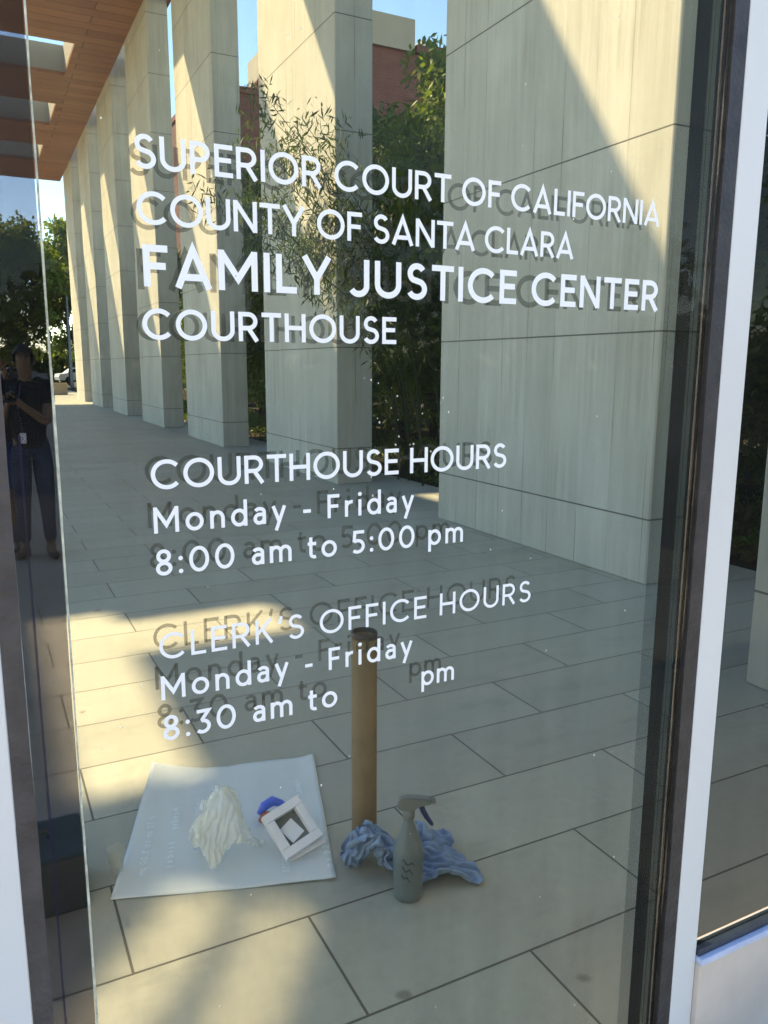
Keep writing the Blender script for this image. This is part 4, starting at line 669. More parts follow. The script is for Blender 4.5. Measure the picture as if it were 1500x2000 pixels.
CLOTH_SHAPE = [
-209,-21,23,-209,-17,16,-199,-16,9,-199,-8,10,-208,-8,18,-208,-4,14,-206,4,5,-212,5,10,-208,11,8,-196,11,7,-190,18,9,-190,23,10,-187,27,13,-195,32,18,-194,35,28,-183,35,23,
-183,41,29,-190,41,32,-199,43,37,-200,52,34,-193,59,29,-186,60,23,-189,57,13,-182,51,9,-172,53,8,-170,60,10,-174,66,11,-179,68,22,-181,65,28,-172,63,36,-175,71,28,-171,79,36,
-169,73,50,-169,61,58,-164,73,55,-162,83,63,-158,73,70,-162,75,83,-151,85,85,-154,87,87,-161,78,95,-165,81,100,-164,87,95,-163,95,94,-174,97,98,-178,96,108,-177,92,108,-201,-22,28,
-207,-25,21,-197,-24,15,-197,-20,6,-209,-12,6,-211,-8,3,-212,-2,8,-197,1,5,-200,6,15,-204,15,18,-199,19,26,-186,16,24,-176,20,25,-188,21,34,-191,22,44,-179,19,41,-172,19,33,
-171,24,33,-174,36,40,-183,42,45,-189,46,53,-189,54,49,-186,57,41,-186,49,30,-179,44,24,-180,52,20,-173,54,17,-177,61,18,-171,64,18,-167,68,28,-174,68,36,-164,76,35,-169,69,46,
-167,57,54,-163,66,63,-156,81,58,-156,84,74,-154,71,80,-156,78,92,-146,86,98,-151,81,105,-157,79,116,-155,84,120,-149,91,113,-148,97,108,-156,97,117,-159,96,126,-199,-1,21,-196,-9,21,
-182,-14,25,-182,-9,14,-185,-7,7,-192,-6,14,-189,2,18,-179,5,12,-179,15,18,-184,11,27,-182,18,37,-180,15,49,-167,9,48,-172,14,58,-177,19,65,-169,16,65,-166,9,59,-160,12,53,
-160,18,50,-170,22,52,-179,24,58,-175,32,52,-175,42,56,-176,52,53,-174,44,42,-175,53,42,-174,55,35,-172,51,27,-172,57,25,-173,65,26,-166,69,29,-155,72,38,-168,61,42,-158,57,52,
-155,64,63,-149,78,65,-147,87,78,-147,74,90,-149,72,100,-138,80,106,-144,79,118,-146,86,122,-143,87,134,-142,94,129,-139,102,126,-134,109,124,-141,108,135,-210,10,44,-212,10,36,-211,-1,30,
-199,2,32,-194,7,32,-192,9,42,-186,11,42,-182,3,38,-172,-1,34,-166,7,41,-174,3,49,-183,-1,62,-184,3,70,-183,6,79,-181,12,87,-176,17,88,-172,10,81,-166,10,78,-169,17,74,
-164,25,76,-158,27,68,-156,20,58,-166,26,44,-167,39,49,-168,45,59,-167,44,48,-167,48,41,-166,52,37,-161,56,34,-166,58,25,-162,65,22,-154,68,32,-164,64,36,-153,59,45,-157,67,55,
-147,68,65,-147,78,75,-142,70,85,-141,70,104,-135,76,115,-137,90,120,-134,94,125,-126,89,135,-130,90,143,-124,98,136,-123,103,130,-125,107,123,-194,-17,56,-193,-8,57,-188,-12,46,-179,-16,39,
-174,-9,42,-178,-7,50,-186,-7,60,-176,-9,60,-166,-12,57,-165,-5,59,-165,1,60,-169,4,70,-171,-1,83,-170,1,92,-170,5,97,-169,15,99,-164,20,99,-162,21,89,-158,21,80,-166,24,87,
-170,26,72,-156,30,69,-164,22,62,-161,28,46,-162,40,52,-161,50,49,-163,43,40,-164,47,34,-157,49,32,-159,56,27,-161,61,18,-155,68,23,-158,60,29,-159,59,43,-159,72,48,-148,71,57,
-142,78,70,-136,70,83,-134,69,100,-130,71,116,-129,84,125,-127,94,123,-117,91,134,-115,93,147,-126,100,147,-125,109,140,-123,109,132,-181,-34,67,-186,-31,74,-181,-25,72,-173,-27,65,-166,-28,58,
-171,-22,62,-170,-17,70,-166,-11,78,-171,-7,77,-168,-3,73,-158,0,73,-164,5,78,-168,6,87,-158,1,93,-159,3,98,-161,10,101,-159,17,99,-152,22,96,-151,28,89,-163,29,89,-170,32,81,
-162,33,71,-169,29,61,-163,37,55,-159,41,45,-156,49,46,-164,45,33,-169,42,29,-163,49,26,-156,54,20,-156,59,15,-154,65,14,-150,63,24,-152,56,35,-151,66,39,-152,78,50,-144,88,61,
-138,82,79,-135,78,95,-126,71,109,-126,80,122,-121,92,123,-114,96,132,-114,99,142,-121,101,153,-125,110,150,-120,112,140,-163,-25,68,-166,-22,75,-165,-24,86,-170,-17,85,-165,-17,75,-158,-16,63,
-158,-13,59,-158,-8,63,-160,-9,73,-163,-8,82,-155,-6,84,-157,0,85,-161,6,77,-154,5,85,-151,8,93,-152,15,91,-160,12,85,-151,13,84,-149,19,78,-152,31,84,-161,33,78,-161,38,64,
-162,30,54,-154,36,55,-159,35,43,-157,45,37,-159,43,25,-169,40,20,-164,46,18,-164,53,15,-156,55,10,-148,61,15,-152,57,25,-144,55,29,-146,66,33,-144,72,48,-139,85,54,-131,85,72,
-135,88,89,-132,78,103,-117,80,116,-117,87,127,-110,95,130,-109,94,140,-112,100,151,-116,108,151,-119,112,150,-166,-34,83,-165,-33,71,-158,-24,68,-158,-21,81,-161,-15,87,-158,-16,74,-154,-17,64,
-155,-11,59,-156,-4,63,-153,-5,73,-147,-3,79,-150,2,77,-157,3,61,-158,4,66,-155,7,77,-156,14,76,-159,14,67,-156,18,66,-156,22,70,-146,19,75,-148,32,73,-151,35,61,-154,24,55,
-148,32,47,-154,38,42,-163,39,36,-159,37,29,-164,35,20,-165,40,13,-160,45,11,-152,49,11,-145,56,14,-148,52,22,-151,50,34,-144,60,37,-144,66,53,-136,80,53,-133,77,68,-129,88,82,
-136,87,99,-121,86,112,-109,88,122,-104,89,134,-99,95,146,-102,100,151,-107,103,143,-112,110,140,-161,-32,88,-161,-28,80,-152,-26,68,-151,-20,73,-154,-18,87,-153,-11,82,-153,-11,69,-147,-6,64,
-151,2,66,-152,1,57,-150,8,69,-140,12,69,-143,14,56,-152,17,53,-145,13,61,-140,15,69,-143,21,62,-146,27,55,-143,19,57,-141,21,68,-142,31,70,-142,32,57,-148,25,50,-141,27,43,
-147,31,39,-154,39,34,-159,32,36,-154,32,26,-154,39,22,-152,36,16,-144,39,14,-147,45,20,-150,46,29,-146,49,38,-148,57,43,-139,63,54,-139,72,60,-134,69,71,-130,79,83,-126,88,97,
-129,94,111,-117,96,120,-102,95,128,-96,98,139,-99,106,148,-107,107,151,-106,108,143,-157,-37,85,-154,-30,84,-148,-23,72,-150,-21,84,-146,-15,87,-149,-15,76,-144,-9,75,-143,3,74,-143,2,63,
-144,5,52,-149,2,48,-143,11,47,-136,15,46,-142,18,40,-141,19,47,-134,14,55,-135,19,57,-133,26,50,-138,27,50,-141,28,58,-140,35,63,-148,30,65,-149,35,58,-149,38,49,-137,36,51,
-136,38,43,-145,40,46,-149,47,42,-143,36,40,-138,36,33,-134,41,28,-140,47,37,-137,48,36,-135,55,37,-135,65,40,-130,73,49,-127,74,62,-127,70,79,-123,84,87,-124,80,101,-122,97,107,
-117,104,120,-111,103,134,-97,108,139,-106,113,139,-106,115,149,-106,112,156,-157,-38,76,-156,-34,70,-148,-29,68,-144,-23,82,-142,-14,81,-142,-15,70,-139,-9,75,-142,-2,67,-138,6,59,-144,-1,55,
-141,-1,45,-143,3,39,-139,11,37,-132,19,37,-134,21,41,-129,22,51,-125,17,59,-135,23,60,-133,31,55,-133,33,63,-135,38,71,-141,40,73,-148,40,72,-154,41,72,-147,47,69,-138,42,64,
-134,47,66,-143,56,67,-143,58,59,-136,51,56,-127,48,51,-125,56,51,-133,56,57,-137,60,57,-125,65,56,-119,68,58,-114,76,68,-119,85,76,-115,92,85,-116,89,99,-112,92,113,-108,98,122,
-109,110,129,-98,117,138,-102,122,148,-108,124,153,-102,121,159,-146,-36,83,-154,-38,74,-148,-36,69,-143,-27,74,-141,-18,74,-149,-17,61,-142,-10,62,-137,-4,69,-132,2,58,-136,-2,56,-133,0,48,
-133,-1,40,-129,6,37,-126,12,40,-123,19,41,-120,24,46,-126,25,56,-126,25,66,-133,23,70,-130,28,76,-133,29,85,-143,28,82,-143,32,88,-145,39,90,-145,45,94,-136,43,91,-128,34,87,
-132,38,84,-137,49,84,-139,55,84,-127,48,81,-124,52,74,-132,56,77,-130,62,76,-119,63,74,-122,67,72,-117,75,83,-113,84,84,-107,93,94,-119,98,96,-112,98,113,-100,101,118,-97,106,127,
-88,109,140,-97,113,149,-95,120,155,-88,126,159,-150,-30,85,-149,-39,84,-144,-41,75,-141,-35,72,-137,-27,72,-144,-27,60,-139,-19,58,-133,-14,61,-129,-5,67,-127,4,62,-128,11,61,-126,9,52,
-123,0,48,-118,4,47,-119,12,52,-118,19,56,-128,17,68,-126,19,75,-133,14,78,-144,15,83,-146,17,91,-145,21,100,-148,24,105,-150,31,113,-150,39,115,-149,46,113,-142,50,110,-140,42,109,
-131,46,105,-133,54,104,-128,53,98,-127,60,93,-132,67,93,-125,70,90,-117,67,87,-116,67,83,-115,75,92,-118,80,97,-106,85,101,-111,100,101,-116,105,109,-104,112,118,-103,114,129,-87,119,135,
-87,111,149,-88,112,160,-94,122,165,-144,-28,93,-141,-34,86,-132,-38,81,-135,-31,84,-140,-24,85,-136,-23,73,-132,-30,64,-136,-23,60,-130,-20,58,-134,-6,58,-138,1,69,-136,7,72,-127,8,70,
-120,1,66,-116,7,66,-114,14,70,-122,12,79,-131,11,87,-134,16,92,-134,23,95,-136,19,106,-138,25,110,-141,34,117,-139,28,125,-143,33,129,-141,41,130,-139,48,131,-138,55,124,-136,55,115,
-132,59,123,-129,63,118,-124,62,106,-122,63,96,-123,69,101,-112,73,96,-107,74,86,-111,79,87,-111,78,100,-110,83,110,-107,94,110,-106,105,102,-110,116,113,-110,118,127,-95,124,133,-85,120,144,
-79,113,155,-94,113,162,-148,-35,94,-142,-40,93,-134,-38,92,-134,-33,97,-136,-26,98,-139,-23,91,-136,-29,81,-129,-33,73,-125,-25,70,-124,-15,70,-126,-7,77,-128,-1,83,-127,1,89,-119,-2,84,
-117,1,82,-120,7,83,-118,15,87,-125,13,97,-130,14,103,-126,23,104,-130,19,116,-129,26,115,-135,37,109,-138,40,117,-133,31,129,-129,35,133,-127,45,129,-127,52,128,-130,49,118,-119,53,117,
-118,62,121,-114,64,113,-111,63,101,-117,67,101,-113,73,105,-103,74,99,-99,77,89,-100,80,96,-101,77,108,-100,90,113,-99,99,100,-99,110,109,-103,120,117,-106,126,133,-95,128,146,-76,122,154,
-80,113,163,-143,-45,87,-144,-48,97,-142,-43,103,-143,-37,104,-137,-33,110,-138,-28,106,-135,-22,101,-129,-32,95,-127,-35,83,-132,-26,82,-131,-19,84,-130,-14,90,-129,-9,94,-117,-5,94,-117,0,93,
-122,4,94,-115,9,96,-123,16,92,-120,15,100,-118,22,104,-126,28,104,-119,22,113,-125,30,114,-124,37,112,-129,41,116,-124,34,123,-119,38,125,-118,45,122,-121,46,111,-124,50,108,-111,54,109,
-105,56,108,-104,66,103,-109,68,92,-97,71,92,-95,63,101,-89,66,97,-85,75,88,-88,72,100,-95,76,111,-101,84,103,-92,96,105,-91,106,113,-93,120,120,-99,132,130,-85,133,145,-80,129,159,
-132,-44,85,-135,-48,93,-133,-46,104,-133,-39,99,-127,-39,107,-129,-32,107,-128,-24,106,-127,-22,97,-127,-27,88,-121,-34,78,-121,-23,82,-118,-15,85,-118,-11,93,-118,-5,84,-110,-1,85,-110,5,90,
-106,11,89,-106,17,87,-114,18,84,-117,23,86,-126,28,83,-121,34,90,-113,29,96,-118,36,97,-125,41,91,-120,48,94,-111,42,100,-109,47,101,-112,56,96,-116,60,86,-105,61,92,-99,53,89,
-96,59,84,-106,68,76,-99,69,73,-91,63,82,-97,67,83,-99,75,79,-99,84,82,-95,85,93,-85,86,100,-84,79,108,-92,89,118,-91,104,125,-86,119,126,-88,133,127,-81,130,139,-135,-52,84,
-125,-49,89,-124,-48,100,-126,-42,94,-124,-37,97,-120,-33,106,-119,-26,106,-119,-20,98,-121,-29,97,-125,-32,83,-116,-25,73,-116,-10,74,-110,-11,85,-116,-3,73,-115,3,74,-103,7,72,-103,14,70,
-106,23,68,-110,28,64,-119,28,58,-123,33,52,-123,39,54,-114,37,62,-110,40,66,-109,48,70,-113,54,64,-110,56,66,-102,48,71,-97,45,75,-98,52,74,-105,57,66,-106,63,68,-103,63,61,
-105,71,57,-101,76,59,-87,75,63,-85,67,74,-89,76,74,-96,82,66,-90,86,77,-86,79,89,-75,75,100,-75,81,112,-84,94,111,-77,105,127,-76,120,126,-80,131,121,-127,-54,72,-135,-48,78,
-124,-48,85,-116,-43,92,-115,-41,99,-113,-38,99,-111,-32,100,-110,-25,92,-120,-23,90,-119,-26,77,-117,-16,65,-105,-14,74,-108,-6,66,-103,-1,75,-106,0,59,-113,6,50,-115,13,42,-103,14,41,
-94,13,45,-89,18,47,-98,18,39,-96,27,39,-90,32,39,-81,29,46,-80,30,54,-92,32,48,-92,42,46,-84,38,51,-81,40,58,-81,47,60,-89,48,55,-94,56,52,-95,59,58,-93,63,62,
-89,68,56,-86,74,55,-82,77,62,-80,74,70,-85,81,74,-89,87,65,-87,89,82,-79,79,88,-70,78,99,-72,87,110,-79,95,116,-71,109,123,-71,122,124,-115,-53,85,-119,-52,73,-126,-41,70,
-119,-45,78,-114,-46,88,-119,-39,87,-119,-34,88,-116,-32,76,-108,-27,85,-110,-17,83,-104,-20,75,-101,-4,75,-97,0,60,-98,9,61,-100,10,47,-101,9,32,-100,20,22,-95,24,23,-83,29,31,
-85,37,28,-89,34,24,-97,35,11,-99,41,11,-94,46,18,-90,45,29,-86,48,33,-91,57,28,-91,56,36,-84,56,45,-90,59,42,-87,61,53,-81,56,49,-85,55,62,-82,59,61,-82,66,63,
-79,70,57,-75,76,59,-75,77,64,-77,76,72,-79,82,65,-84,90,70,-83,89,85,-73,84,91,-80,87,101,-75,96,108,-84,108,113,-68,114,113,-104,-57,79,-109,-47,78,-114,-48,66,-115,-37,67,
-109,-37,79,-104,-37,84,-105,-32,81,-108,-31,68,-113,-24,67,-99,-22,81,-93,-12,79,-88,-2,74,-88,9,69,-91,5,47,-91,5,32,-89,16,27,-86,27,25,-74,28,16,-79,26,7,-74,24,20,
-68,29,17,-73,30,13,-82,37,5,-80,43,7,-81,39,16,-81,37,28,-86,44,24,-80,55,23,-80,52,34,-81,60,36,-79,64,43,-82,65,50,-82,62,58,-83,64,66,-75,70,70,-76,66,68,
-68,70,67,-66,77,69,-70,78,67,-73,85,68,-79,82,73,-77,91,76,-72,92,86,-80,92,94,-77,102,99,-75,104,111,-79,114,106,-96,-53,72,-96,-50,82,-102,-46,68,-107,-39,61,-107,-40,69,
-99,-39,77,-97,-35,82,-102,-28,82,-102,-25,64,-106,-16,63,-97,-8,65,-85,-2,65,-79,11,63,-86,12,44,-79,9,33,-91,12,20,-82,21,18,-68,19,19,-67,27,9,-76,33,7,-74,34,18,
-69,40,13,-72,41,6,-74,40,16,-77,47,13,-76,41,22,-80,43,32,-74,50,27,-80,44,40,-76,53,50,-68,63,48,-75,60,51,-70,67,59,-68,61,64,-72,59,72,-71,62,81,-76,66,84,
-77,70,82,-79,76,81,-73,83,81,-69,84,73,-71,83,81,-68,83,88,-72,92,92,-70,102,99,-67,107,108,-78,109,102,-94,-52,61,-90,-51,77,-94,-42,78,-97,-38,67,-102,-33,61,-103,-32,72,
-93,-31,78,-95,-24,81,-102,-22,73,-103,-19,58,-100,-13,57,-91,-3,54,-78,3,58,-81,15,53,-76,15,42,-83,19,29,-79,13,10,-74,20,6,-61,26,6,-66,35,3,-73,34,6,-65,34,9,
-64,42,9,-67,44,22,-72,39,24,-79,37,29,-71,44,26,-71,53,39,-72,42,49,-72,48,57,-73,55,63,-71,50,72,-63,60,77,-55,62,75,-62,69,71,-64,73,75,-60,67,84,-63,70,90,
-63,75,86,-63,76,77,-64,81,85,-61,87,88,-60,83,96,-66,87,100,-69,97,107,-57,100,109,-62,109,105,-83,-52,59,-86,-50,65,-88,-46,77,-88,-39,75,-93,-31,70,-102,-29,62,-95,-27,69,
-88,-26,77,-92,-21,74,-96,-20,62,-98,-18,53,-96,-9,48,-88,-1,47,-76,7,49,-77,21,54,-80,21,41,-74,21,30,-79,12,14,-71,13,6,-66,20,8,-60,25,12,-59,27,20,-64,33,20,
-69,32,26,-75,29,32,-66,39,35,-73,45,41,-61,47,42,-69,53,50,-61,55,59,-70,46,64,-65,47,75,-57,51,83,-54,62,87,-51,67,79,-51,75,77,-49,74,86,-56,76,85,-58,75,72,
-60,82,72,-52,84,82,-52,82,90,-53,85,95,-53,92,95,-64,94,95,-54,94,103,-61,97,104,-80,-46,66,-82,-50,71,-87,-44,66,-96,-44,70,-87,-33,76,-95,-32,69,-95,-29,61,-86,-26,67,
-85,-24,75,-89,-17,77,-92,-15,64,-89,-16,53,-84,-10,44,-83,-4,39,-77,7,40,-70,15,55,-72,22,45,-72,11,37,-72,6,26,-61,7,20,-56,13,14,-60,14,19,-67,18,26,-67,21,33,
-68,28,37,-73,30,45,-65,40,43,-65,45,51,-64,51,49,-54,48,59,-63,51,65,-54,49,71,-47,53,80,-45,60,87,-43,67,87,-41,73,77,-43,76,82,-48,81,84,-53,81,73,-54,87,74,
-47,91,76,-54,91,85,-63,93,84,-54,93,79,-58,102,77,-58,106,90,-51,100,88,-80,-40,65,-81,-43,70,-88,-41,59,-96,-44,58,-94,-36,62,-84,-36,73,-85,-31,67,-82,-29,58,-90,-23,61,
-83,-22,68,-84,-16,76,-83,-13,65,-79,-14,54,-76,-12,43,-75,-8,36,-72,2,36,-68,4,53,-62,15,56,-65,11,42,-70,17,34,-61,17,33,-56,23,28,-58,27,27,-63,29,31,-62,31,40,
-69,36,41,-59,34,46,-55,43,52,-55,51,46,-51,52,54,-59,60,60,-51,50,64,-45,54,69,-43,61,70,-43,67,71,-50,72,70,-42,76,70,-46,79,67,-45,85,67,-52,89,63,-58,89,71,
-67,89,76,-75,92,70,-74,98,70,-73,103,71,-71,110,71,-71,109,84,-71,-50,64,-72,-42,66,-78,-43,55,-88,-45,50,-94,-37,53,-85,-33,60,-76,-35,71,-77,-30,70,-84,-25,56,-84,-20,61,
-77,-23,75,-74,-13,74,-75,-11,64,-74,-6,55,-70,-10,48,-66,-9,39,-66,0,34,-63,3,49,-56,15,54,-62,9,44,-65,20,46,-56,26,43,-59,23,36,-59,30,33,-63,35,29,-69,40,31,
-59,36,33,-60,41,40,-52,41,41,-48,48,46,-52,60,50,-50,67,53,-52,66,61,-62,64,62,-60,70,60,-49,75,56,-59,73,59,-60,76,60,-64,83,63,-73,86,60,-68,90,57,-64,89,65,
-63,98,65,-66,97,54,-64,105,55,-58,105,66,-62,110,66,-72,-51,51,-65,-46,56,-66,-39,56,-75,-39,45,-85,-38,43,-87,-29,47,-76,-33,50,-68,-33,65,-73,-29,57,-85,-22,54,-77,-21,61,
-71,-21,72,-70,-13,71,-67,-11,60,-64,-5,59,-68,-3,48,-61,-7,38,-60,2,34,-51,5,48,-51,12,47,-59,12,32,-57,19,46,-51,28,43,-53,36,39,-56,42,30,-59,40,22,-55,47,23,
-59,50,25,-63,51,34,-56,50,29,-65,52,35,-68,58,40,-62,67,43,-64,74,46,-74,71,47,-74,76,53,-70,83,54,-74,81,49,-74,84,53,-69,89,45,-62,92,43,-58,91,54,-51,98,59,
-56,97,47,-57,104,44,-56,109,52,-52,109,60,-64,-51,38,-56,-50,44,-56,-43,45,-66,-44,37,-75,-43,35,-79,-33,33,-75,-24,40,-66,-31,46,-61,-29,56,-73,-26,48,-73,-21,53,-66,-23,64,
-62,-19,69,-60,-13,66,-56,-10,61,-61,-1,57,-59,-2,46,-55,-1,32,-46,8,42,-43,21,46,-53,9,42,-55,18,36,-52,29,37,-45,35,31,-53,33,30,-57,27,24,-62,36,15,-58,37,20,
-66,40,18,-69,47,16,-73,53,13,-74,59,21,-76,62,29,-75,66,33,-69,77,31,-61,79,38,-56,74,48,-61,79,46,-59,80,53,-58,84,55,-51,86,45,-47,92,44,-44,95,55,-47,97,43,
-48,103,41,-51,110,42,-46,113,52,-56,-50,27,-46,-51,31,-45,-44,32,-54,-44,24,-62,-36,26,-61,-37,40,-70,-30,29,-65,-25,31,-58,-32,41,-58,-23,45,-68,-17,43,-61,-20,54,-56,-22,62,
-60,-18,55,-59,-10,51,-53,-5,58,-52,2,52,-50,0,39,-50,11,32,-35,19,39,-49,17,45,-48,20,35,-46,31,32,-46,29,21,-57,31,15,-53,25,11,-55,31,6,-59,39,9,-63,45,11,
-57,48,14,-61,54,19,-64,61,9,-65,63,18,-64,59,28,-66,65,30,-59,72,30,-48,76,37,-49,83,44,-50,79,53,-47,83,59,-44,88,55,-38,87,45,-35,93,43,-43,98,54,-46,104,57,
-36,107,45,-41,112,41,-54,-61,19,-54,-54,18,-48,-46,21,-47,-40,15,-57,-40,15,-54,-38,30,-55,-29,33,-63,-25,19,-54,-26,27,-49,-26,35,-60,-18,33,-56,-18,45,-50,-24,53,-51,-18,55,
-54,-12,44,-52,-6,45,-43,-2,54,-46,7,51,-41,8,39,-39,13,27,-50,15,31,-47,24,22,-46,24,33,-53,29,24,-48,25,14,-43,26,6,-46,30,2,-52,38,5,-58,42,3,-64,46,5,
-62,54,7,-54,59,6,-54,65,17,-53,59,27,-53,69,29,-55,64,39,-50,72,47,-38,79,45,-39,83,54,-36,84,65,-35,91,65,-30,99,56,-33,106,56,-41,110,66,-37,117,66,-32,120,53,
-25,119,45,-49,-64,7,-54,-57,9,-55,-51,8,-51,-43,4,-52,-33,7,-50,-34,17,-44,-34,27,-54,-33,23,-53,-25,15,-45,-27,26,-54,-20,26,-50,-17,36,-44,-25,44,-42,-20,51,-46,-16,42,
-46,-9,39,-40,-2,40,-38,2,53,-36,10,47,-32,7,31,-47,7,25,-42,16,18,-41,24,25,-47,37,24,-52,36,18,-45,36,10,-52,36,11,-44,38,2,-47,44,7,-52,49,14,-46,53,7,
-48,57,17,-55,55,26,-44,62,31,-46,70,37,-43,62,47,-37,71,58,-30,78,63,-23,86,64,-22,93,55,-24,97,43,-23,107,42,-16,109,50,-17,100,58,-20,100,67,-20,111,71,-15,111,61,
-38,-64,6,-39,-57,8,-44,-52,11,-41,-45,6,-38,-38,4,-39,-30,11,-39,-36,15,-46,-36,30,-42,-29,19,-45,-22,16,-46,-16,20,-45,-11,30,-39,-20,35,-36,-24,44,-41,-18,50,-42,-9,51,
-32,-6,42,-34,2,41,-30,5,55,-32,12,48,-33,9,37,-32,10,19,-34,17,17,-40,29,13,-40,38,22,-48,42,31,-47,43,21,-38,44,15,-44,47,21,-45,49,30,-38,50,24,-43,55,33,
-49,49,38,-43,56,48,-30,64,39,-29,74,43,-22,79,51,-13,79,62,-8,86,54,-5,92,40,-4,102,42,-3,112,46,4,110,57,5,102,66,0,110,70,-3,118,71,-1,125,67,-26,-66,12,
-26,-60,12,-33,-52,15,-39,-47,18,-31,-44,11,-31,-36,12,-35,-34,21,-37,-38,33,-34,-30,25,-33,-25,16,-38,-16,15,-37,-9,25,-37,-10,36,-34,-14,44,-32,-22,52,-36,-15,57,-34,-6,55,
-26,-4,45,-24,0,39,-22,5,45,-22,17,45,-22,17,35,-18,14,21,-23,25,22,-30,24,28,-40,28,39,-40,33,39,-35,31,29,-31,36,22,-34,36,33,-41,42,41,-31,43,33,-27,49,48,
-27,55,54,-20,66,57,-15,73,43,-8,83,44,5,83,53,10,91,57,0,96,59,8,103,57,14,112,54,24,109,59,19,111,68,14,120,65,10,119,56,3,123,52,-24,-68,27,-27,-62,25,
-38,-63,24,-36,-56,29,-36,-47,25,-26,-44,20,-25,-39,22,-30,-33,31,-39,-27,35,-35,-22,25,-29,-19,14,-28,-13,23,-28,-9,33,-28,-19,37,-29,-14,46,-26,-17,55,-28,-10,62,-26,-2,59,
-19,2,55,-15,-3,44,-15,2,40,-17,8,49,-13,17,37,-6,18,29,-14,27,33,-18,24,45,-22,30,50,-19,32,46,-13,34,35,-17,44,35,-19,44,48,-16,52,38,-20,61,40,-12,59,50,
-6,65,57,1,75,53,5,82,39,6,93,40,12,99,46,18,94,61,24,101,64,15,102,54,20,114,52,29,110,59,28,119,59,18,124,55,14,119,48,-20,-71,43,-23,-65,39,-34,-63,42,
-37,-55,43,-35,-47,37,-33,-50,25,-31,-42,34,-28,-34,40,-25,-32,32,-30,-26,36,-26,-20,27,-18,-12,21,-19,-10,32,-20,-20,36,-23,-21,47,-20,-11,47,-19,-16,58,-20,-9,65,-16,0,66,
-13,4,60,-6,0,49,-1,6,43,-8,9,56,-5,17,47,2,23,43,-6,30,49,-8,31,60,-10,38,60,-10,43,52,-4,44,45,-5,50,41,-2,57,47,-11,58,35,-5,67,42,4,63,53,
13,71,50,16,80,48,13,91,36,18,97,42,25,92,53,31,99,58,28,105,47,16,106,44,22,113,45,30,119,45,27,127,45,11,126,45,-18,-69,60,-27,-68,55,-27,-58,54,-28,-52,50,
-27,-51,40,-26,-55,28,-21,-47,29,-20,-42,39,-18,-35,39,-18,-29,36,-25,-27,22,-19,-21,26,-10,-12,24,-12,-10,36,-14,-19,42,-16,-20,50,-8,-16,58,-12,-15,67,-7,-7,67,-6,1,68,
-5,6,64,3,4,54,6,14,59,-3,20,63,1,14,51,8,22,52,7,29,61,8,38,57,1,36,46,-4,38,36,2,44,37,7,48,45,1,58,37,1,65,33,13,63,44,-1,71,43,
11,73,39,21,78,38,17,86,43,29,86,44,35,93,46,37,101,41,31,106,36,18,108,35,13,118,36,26,117,35,26,125,36,-7,-57,60,-11,-69,56,-18,-63,48,-18,-54,48,-16,-53,35,
-16,-57,23,-22,-49,18,-17,-40,26,-9,-39,36,-7,-32,33,-12,-31,23,-19,-28,14,-16,-22,24,-11,-22,33,-7,-25,45,-6,-19,50,-8,-9,47,-2,-13,58,3,-12,68,3,-5,59,4,1,67,
7,8,68,14,11,60,8,18,67,12,15,52,13,20,43,8,29,48,17,36,55,13,34,43,5,36,33,13,41,39,17,50,41,14,54,36,7,53,28,11,63,27,12,73,30,2,73,21,
3,82,26,11,89,27,20,83,25,31,83,32,23,91,33,18,96,29,12,100,21,13,108,19,20,117,17,30,116,23,-1,-55,55,-7,-62,49,-8,-70,38,-15,-61,35,-10,-54,44,-12,-47,33,
-13,-52,19,-12,-44,17,-4,-45,26,3,-38,29,0,-35,19,-8,-31,10,-4,-25,18,-2,-17,25,-1,-23,34,6,-21,43,0,-13,37,-1,-5,46,8,-12,52,13,-10,61,13,0,60,19,0,68,
20,9,68,20,18,67,16,25,60,18,16,50,20,26,46,25,36,45,21,32,36,15,34,27,17,44,25,27,44,33,26,53,33,19,54,21,22,62,23,27,68,31,24,71,21,15,70,13,
13,80,7,15,87,6,26,91,7,33,94,13,37,95,25,33,101,18,28,105,9,31,112,7,41,116,8,3,-69,59,4,-62,49,-4,-63,38,-7,-67,29,-1,-54,35,-1,-47,35,0,-55,22,
-6,-56,13,-8,-48,9,-5,-40,12,2,-37,6,4,-30,7,10,-27,18,6,-20,10,7,-15,20,10,-23,32,12,-21,44,9,-11,36,5,-2,43,12,-2,50,24,-4,53,30,-1,62,27,8,60,
27,16,58,27,25,62,29,20,49,27,20,37,32,30,36,29,35,30,23,28,22,20,36,19,26,43,13,35,48,22,32,52,11,37,57,17,42,56,28,40,63,29,35,69,21,30,66,11,
33,74,16,31,81,22,37,80,9,43,84,7,47,92,7,47,101,8,43,105,19,45,111,24,9,-77,51,1,-74,52,7,-67,41,5,-61,32,9,-55,44,10,-49,42,5,-47,29,9,-54,20,
5,-52,10,1,-46,19,9,-39,19,17,-38,12,16,-32,6,18,-23,11,17,-13,13,14,-10,24,18,-16,33,23,-13,46,19,-4,37,16,5,37,19,8,47,29,7,50,39,11,58,38,20,61,
38,29,57,34,30,47,37,21,40,30,22,28,30,25,19,37,33,28,34,41,25,35,36,12,43,43,9,45,48,20,40,50,7,46,58,9,53,56,20,51,62,22,45,66,8,43,72,5,
45,75,16,47,86,23,52,80,13,60,90,11,58,99,11,55,107,16,54,102,27,10,-79,34,5,-81,40,0,-73,35,4,-70,26,15,-64,36,20,-54,39,13,-56,31,14,-58,17,15,-55,12,
14,-47,16,15,-43,29,13,-34,26,21,-34,19,30,-28,14,29,-19,15,24,-18,24,24,-7,25,28,-6,34,32,-7,44,23,-3,43,25,2,37,32,9,35,30,13,43,39,14,48,47,23,53,
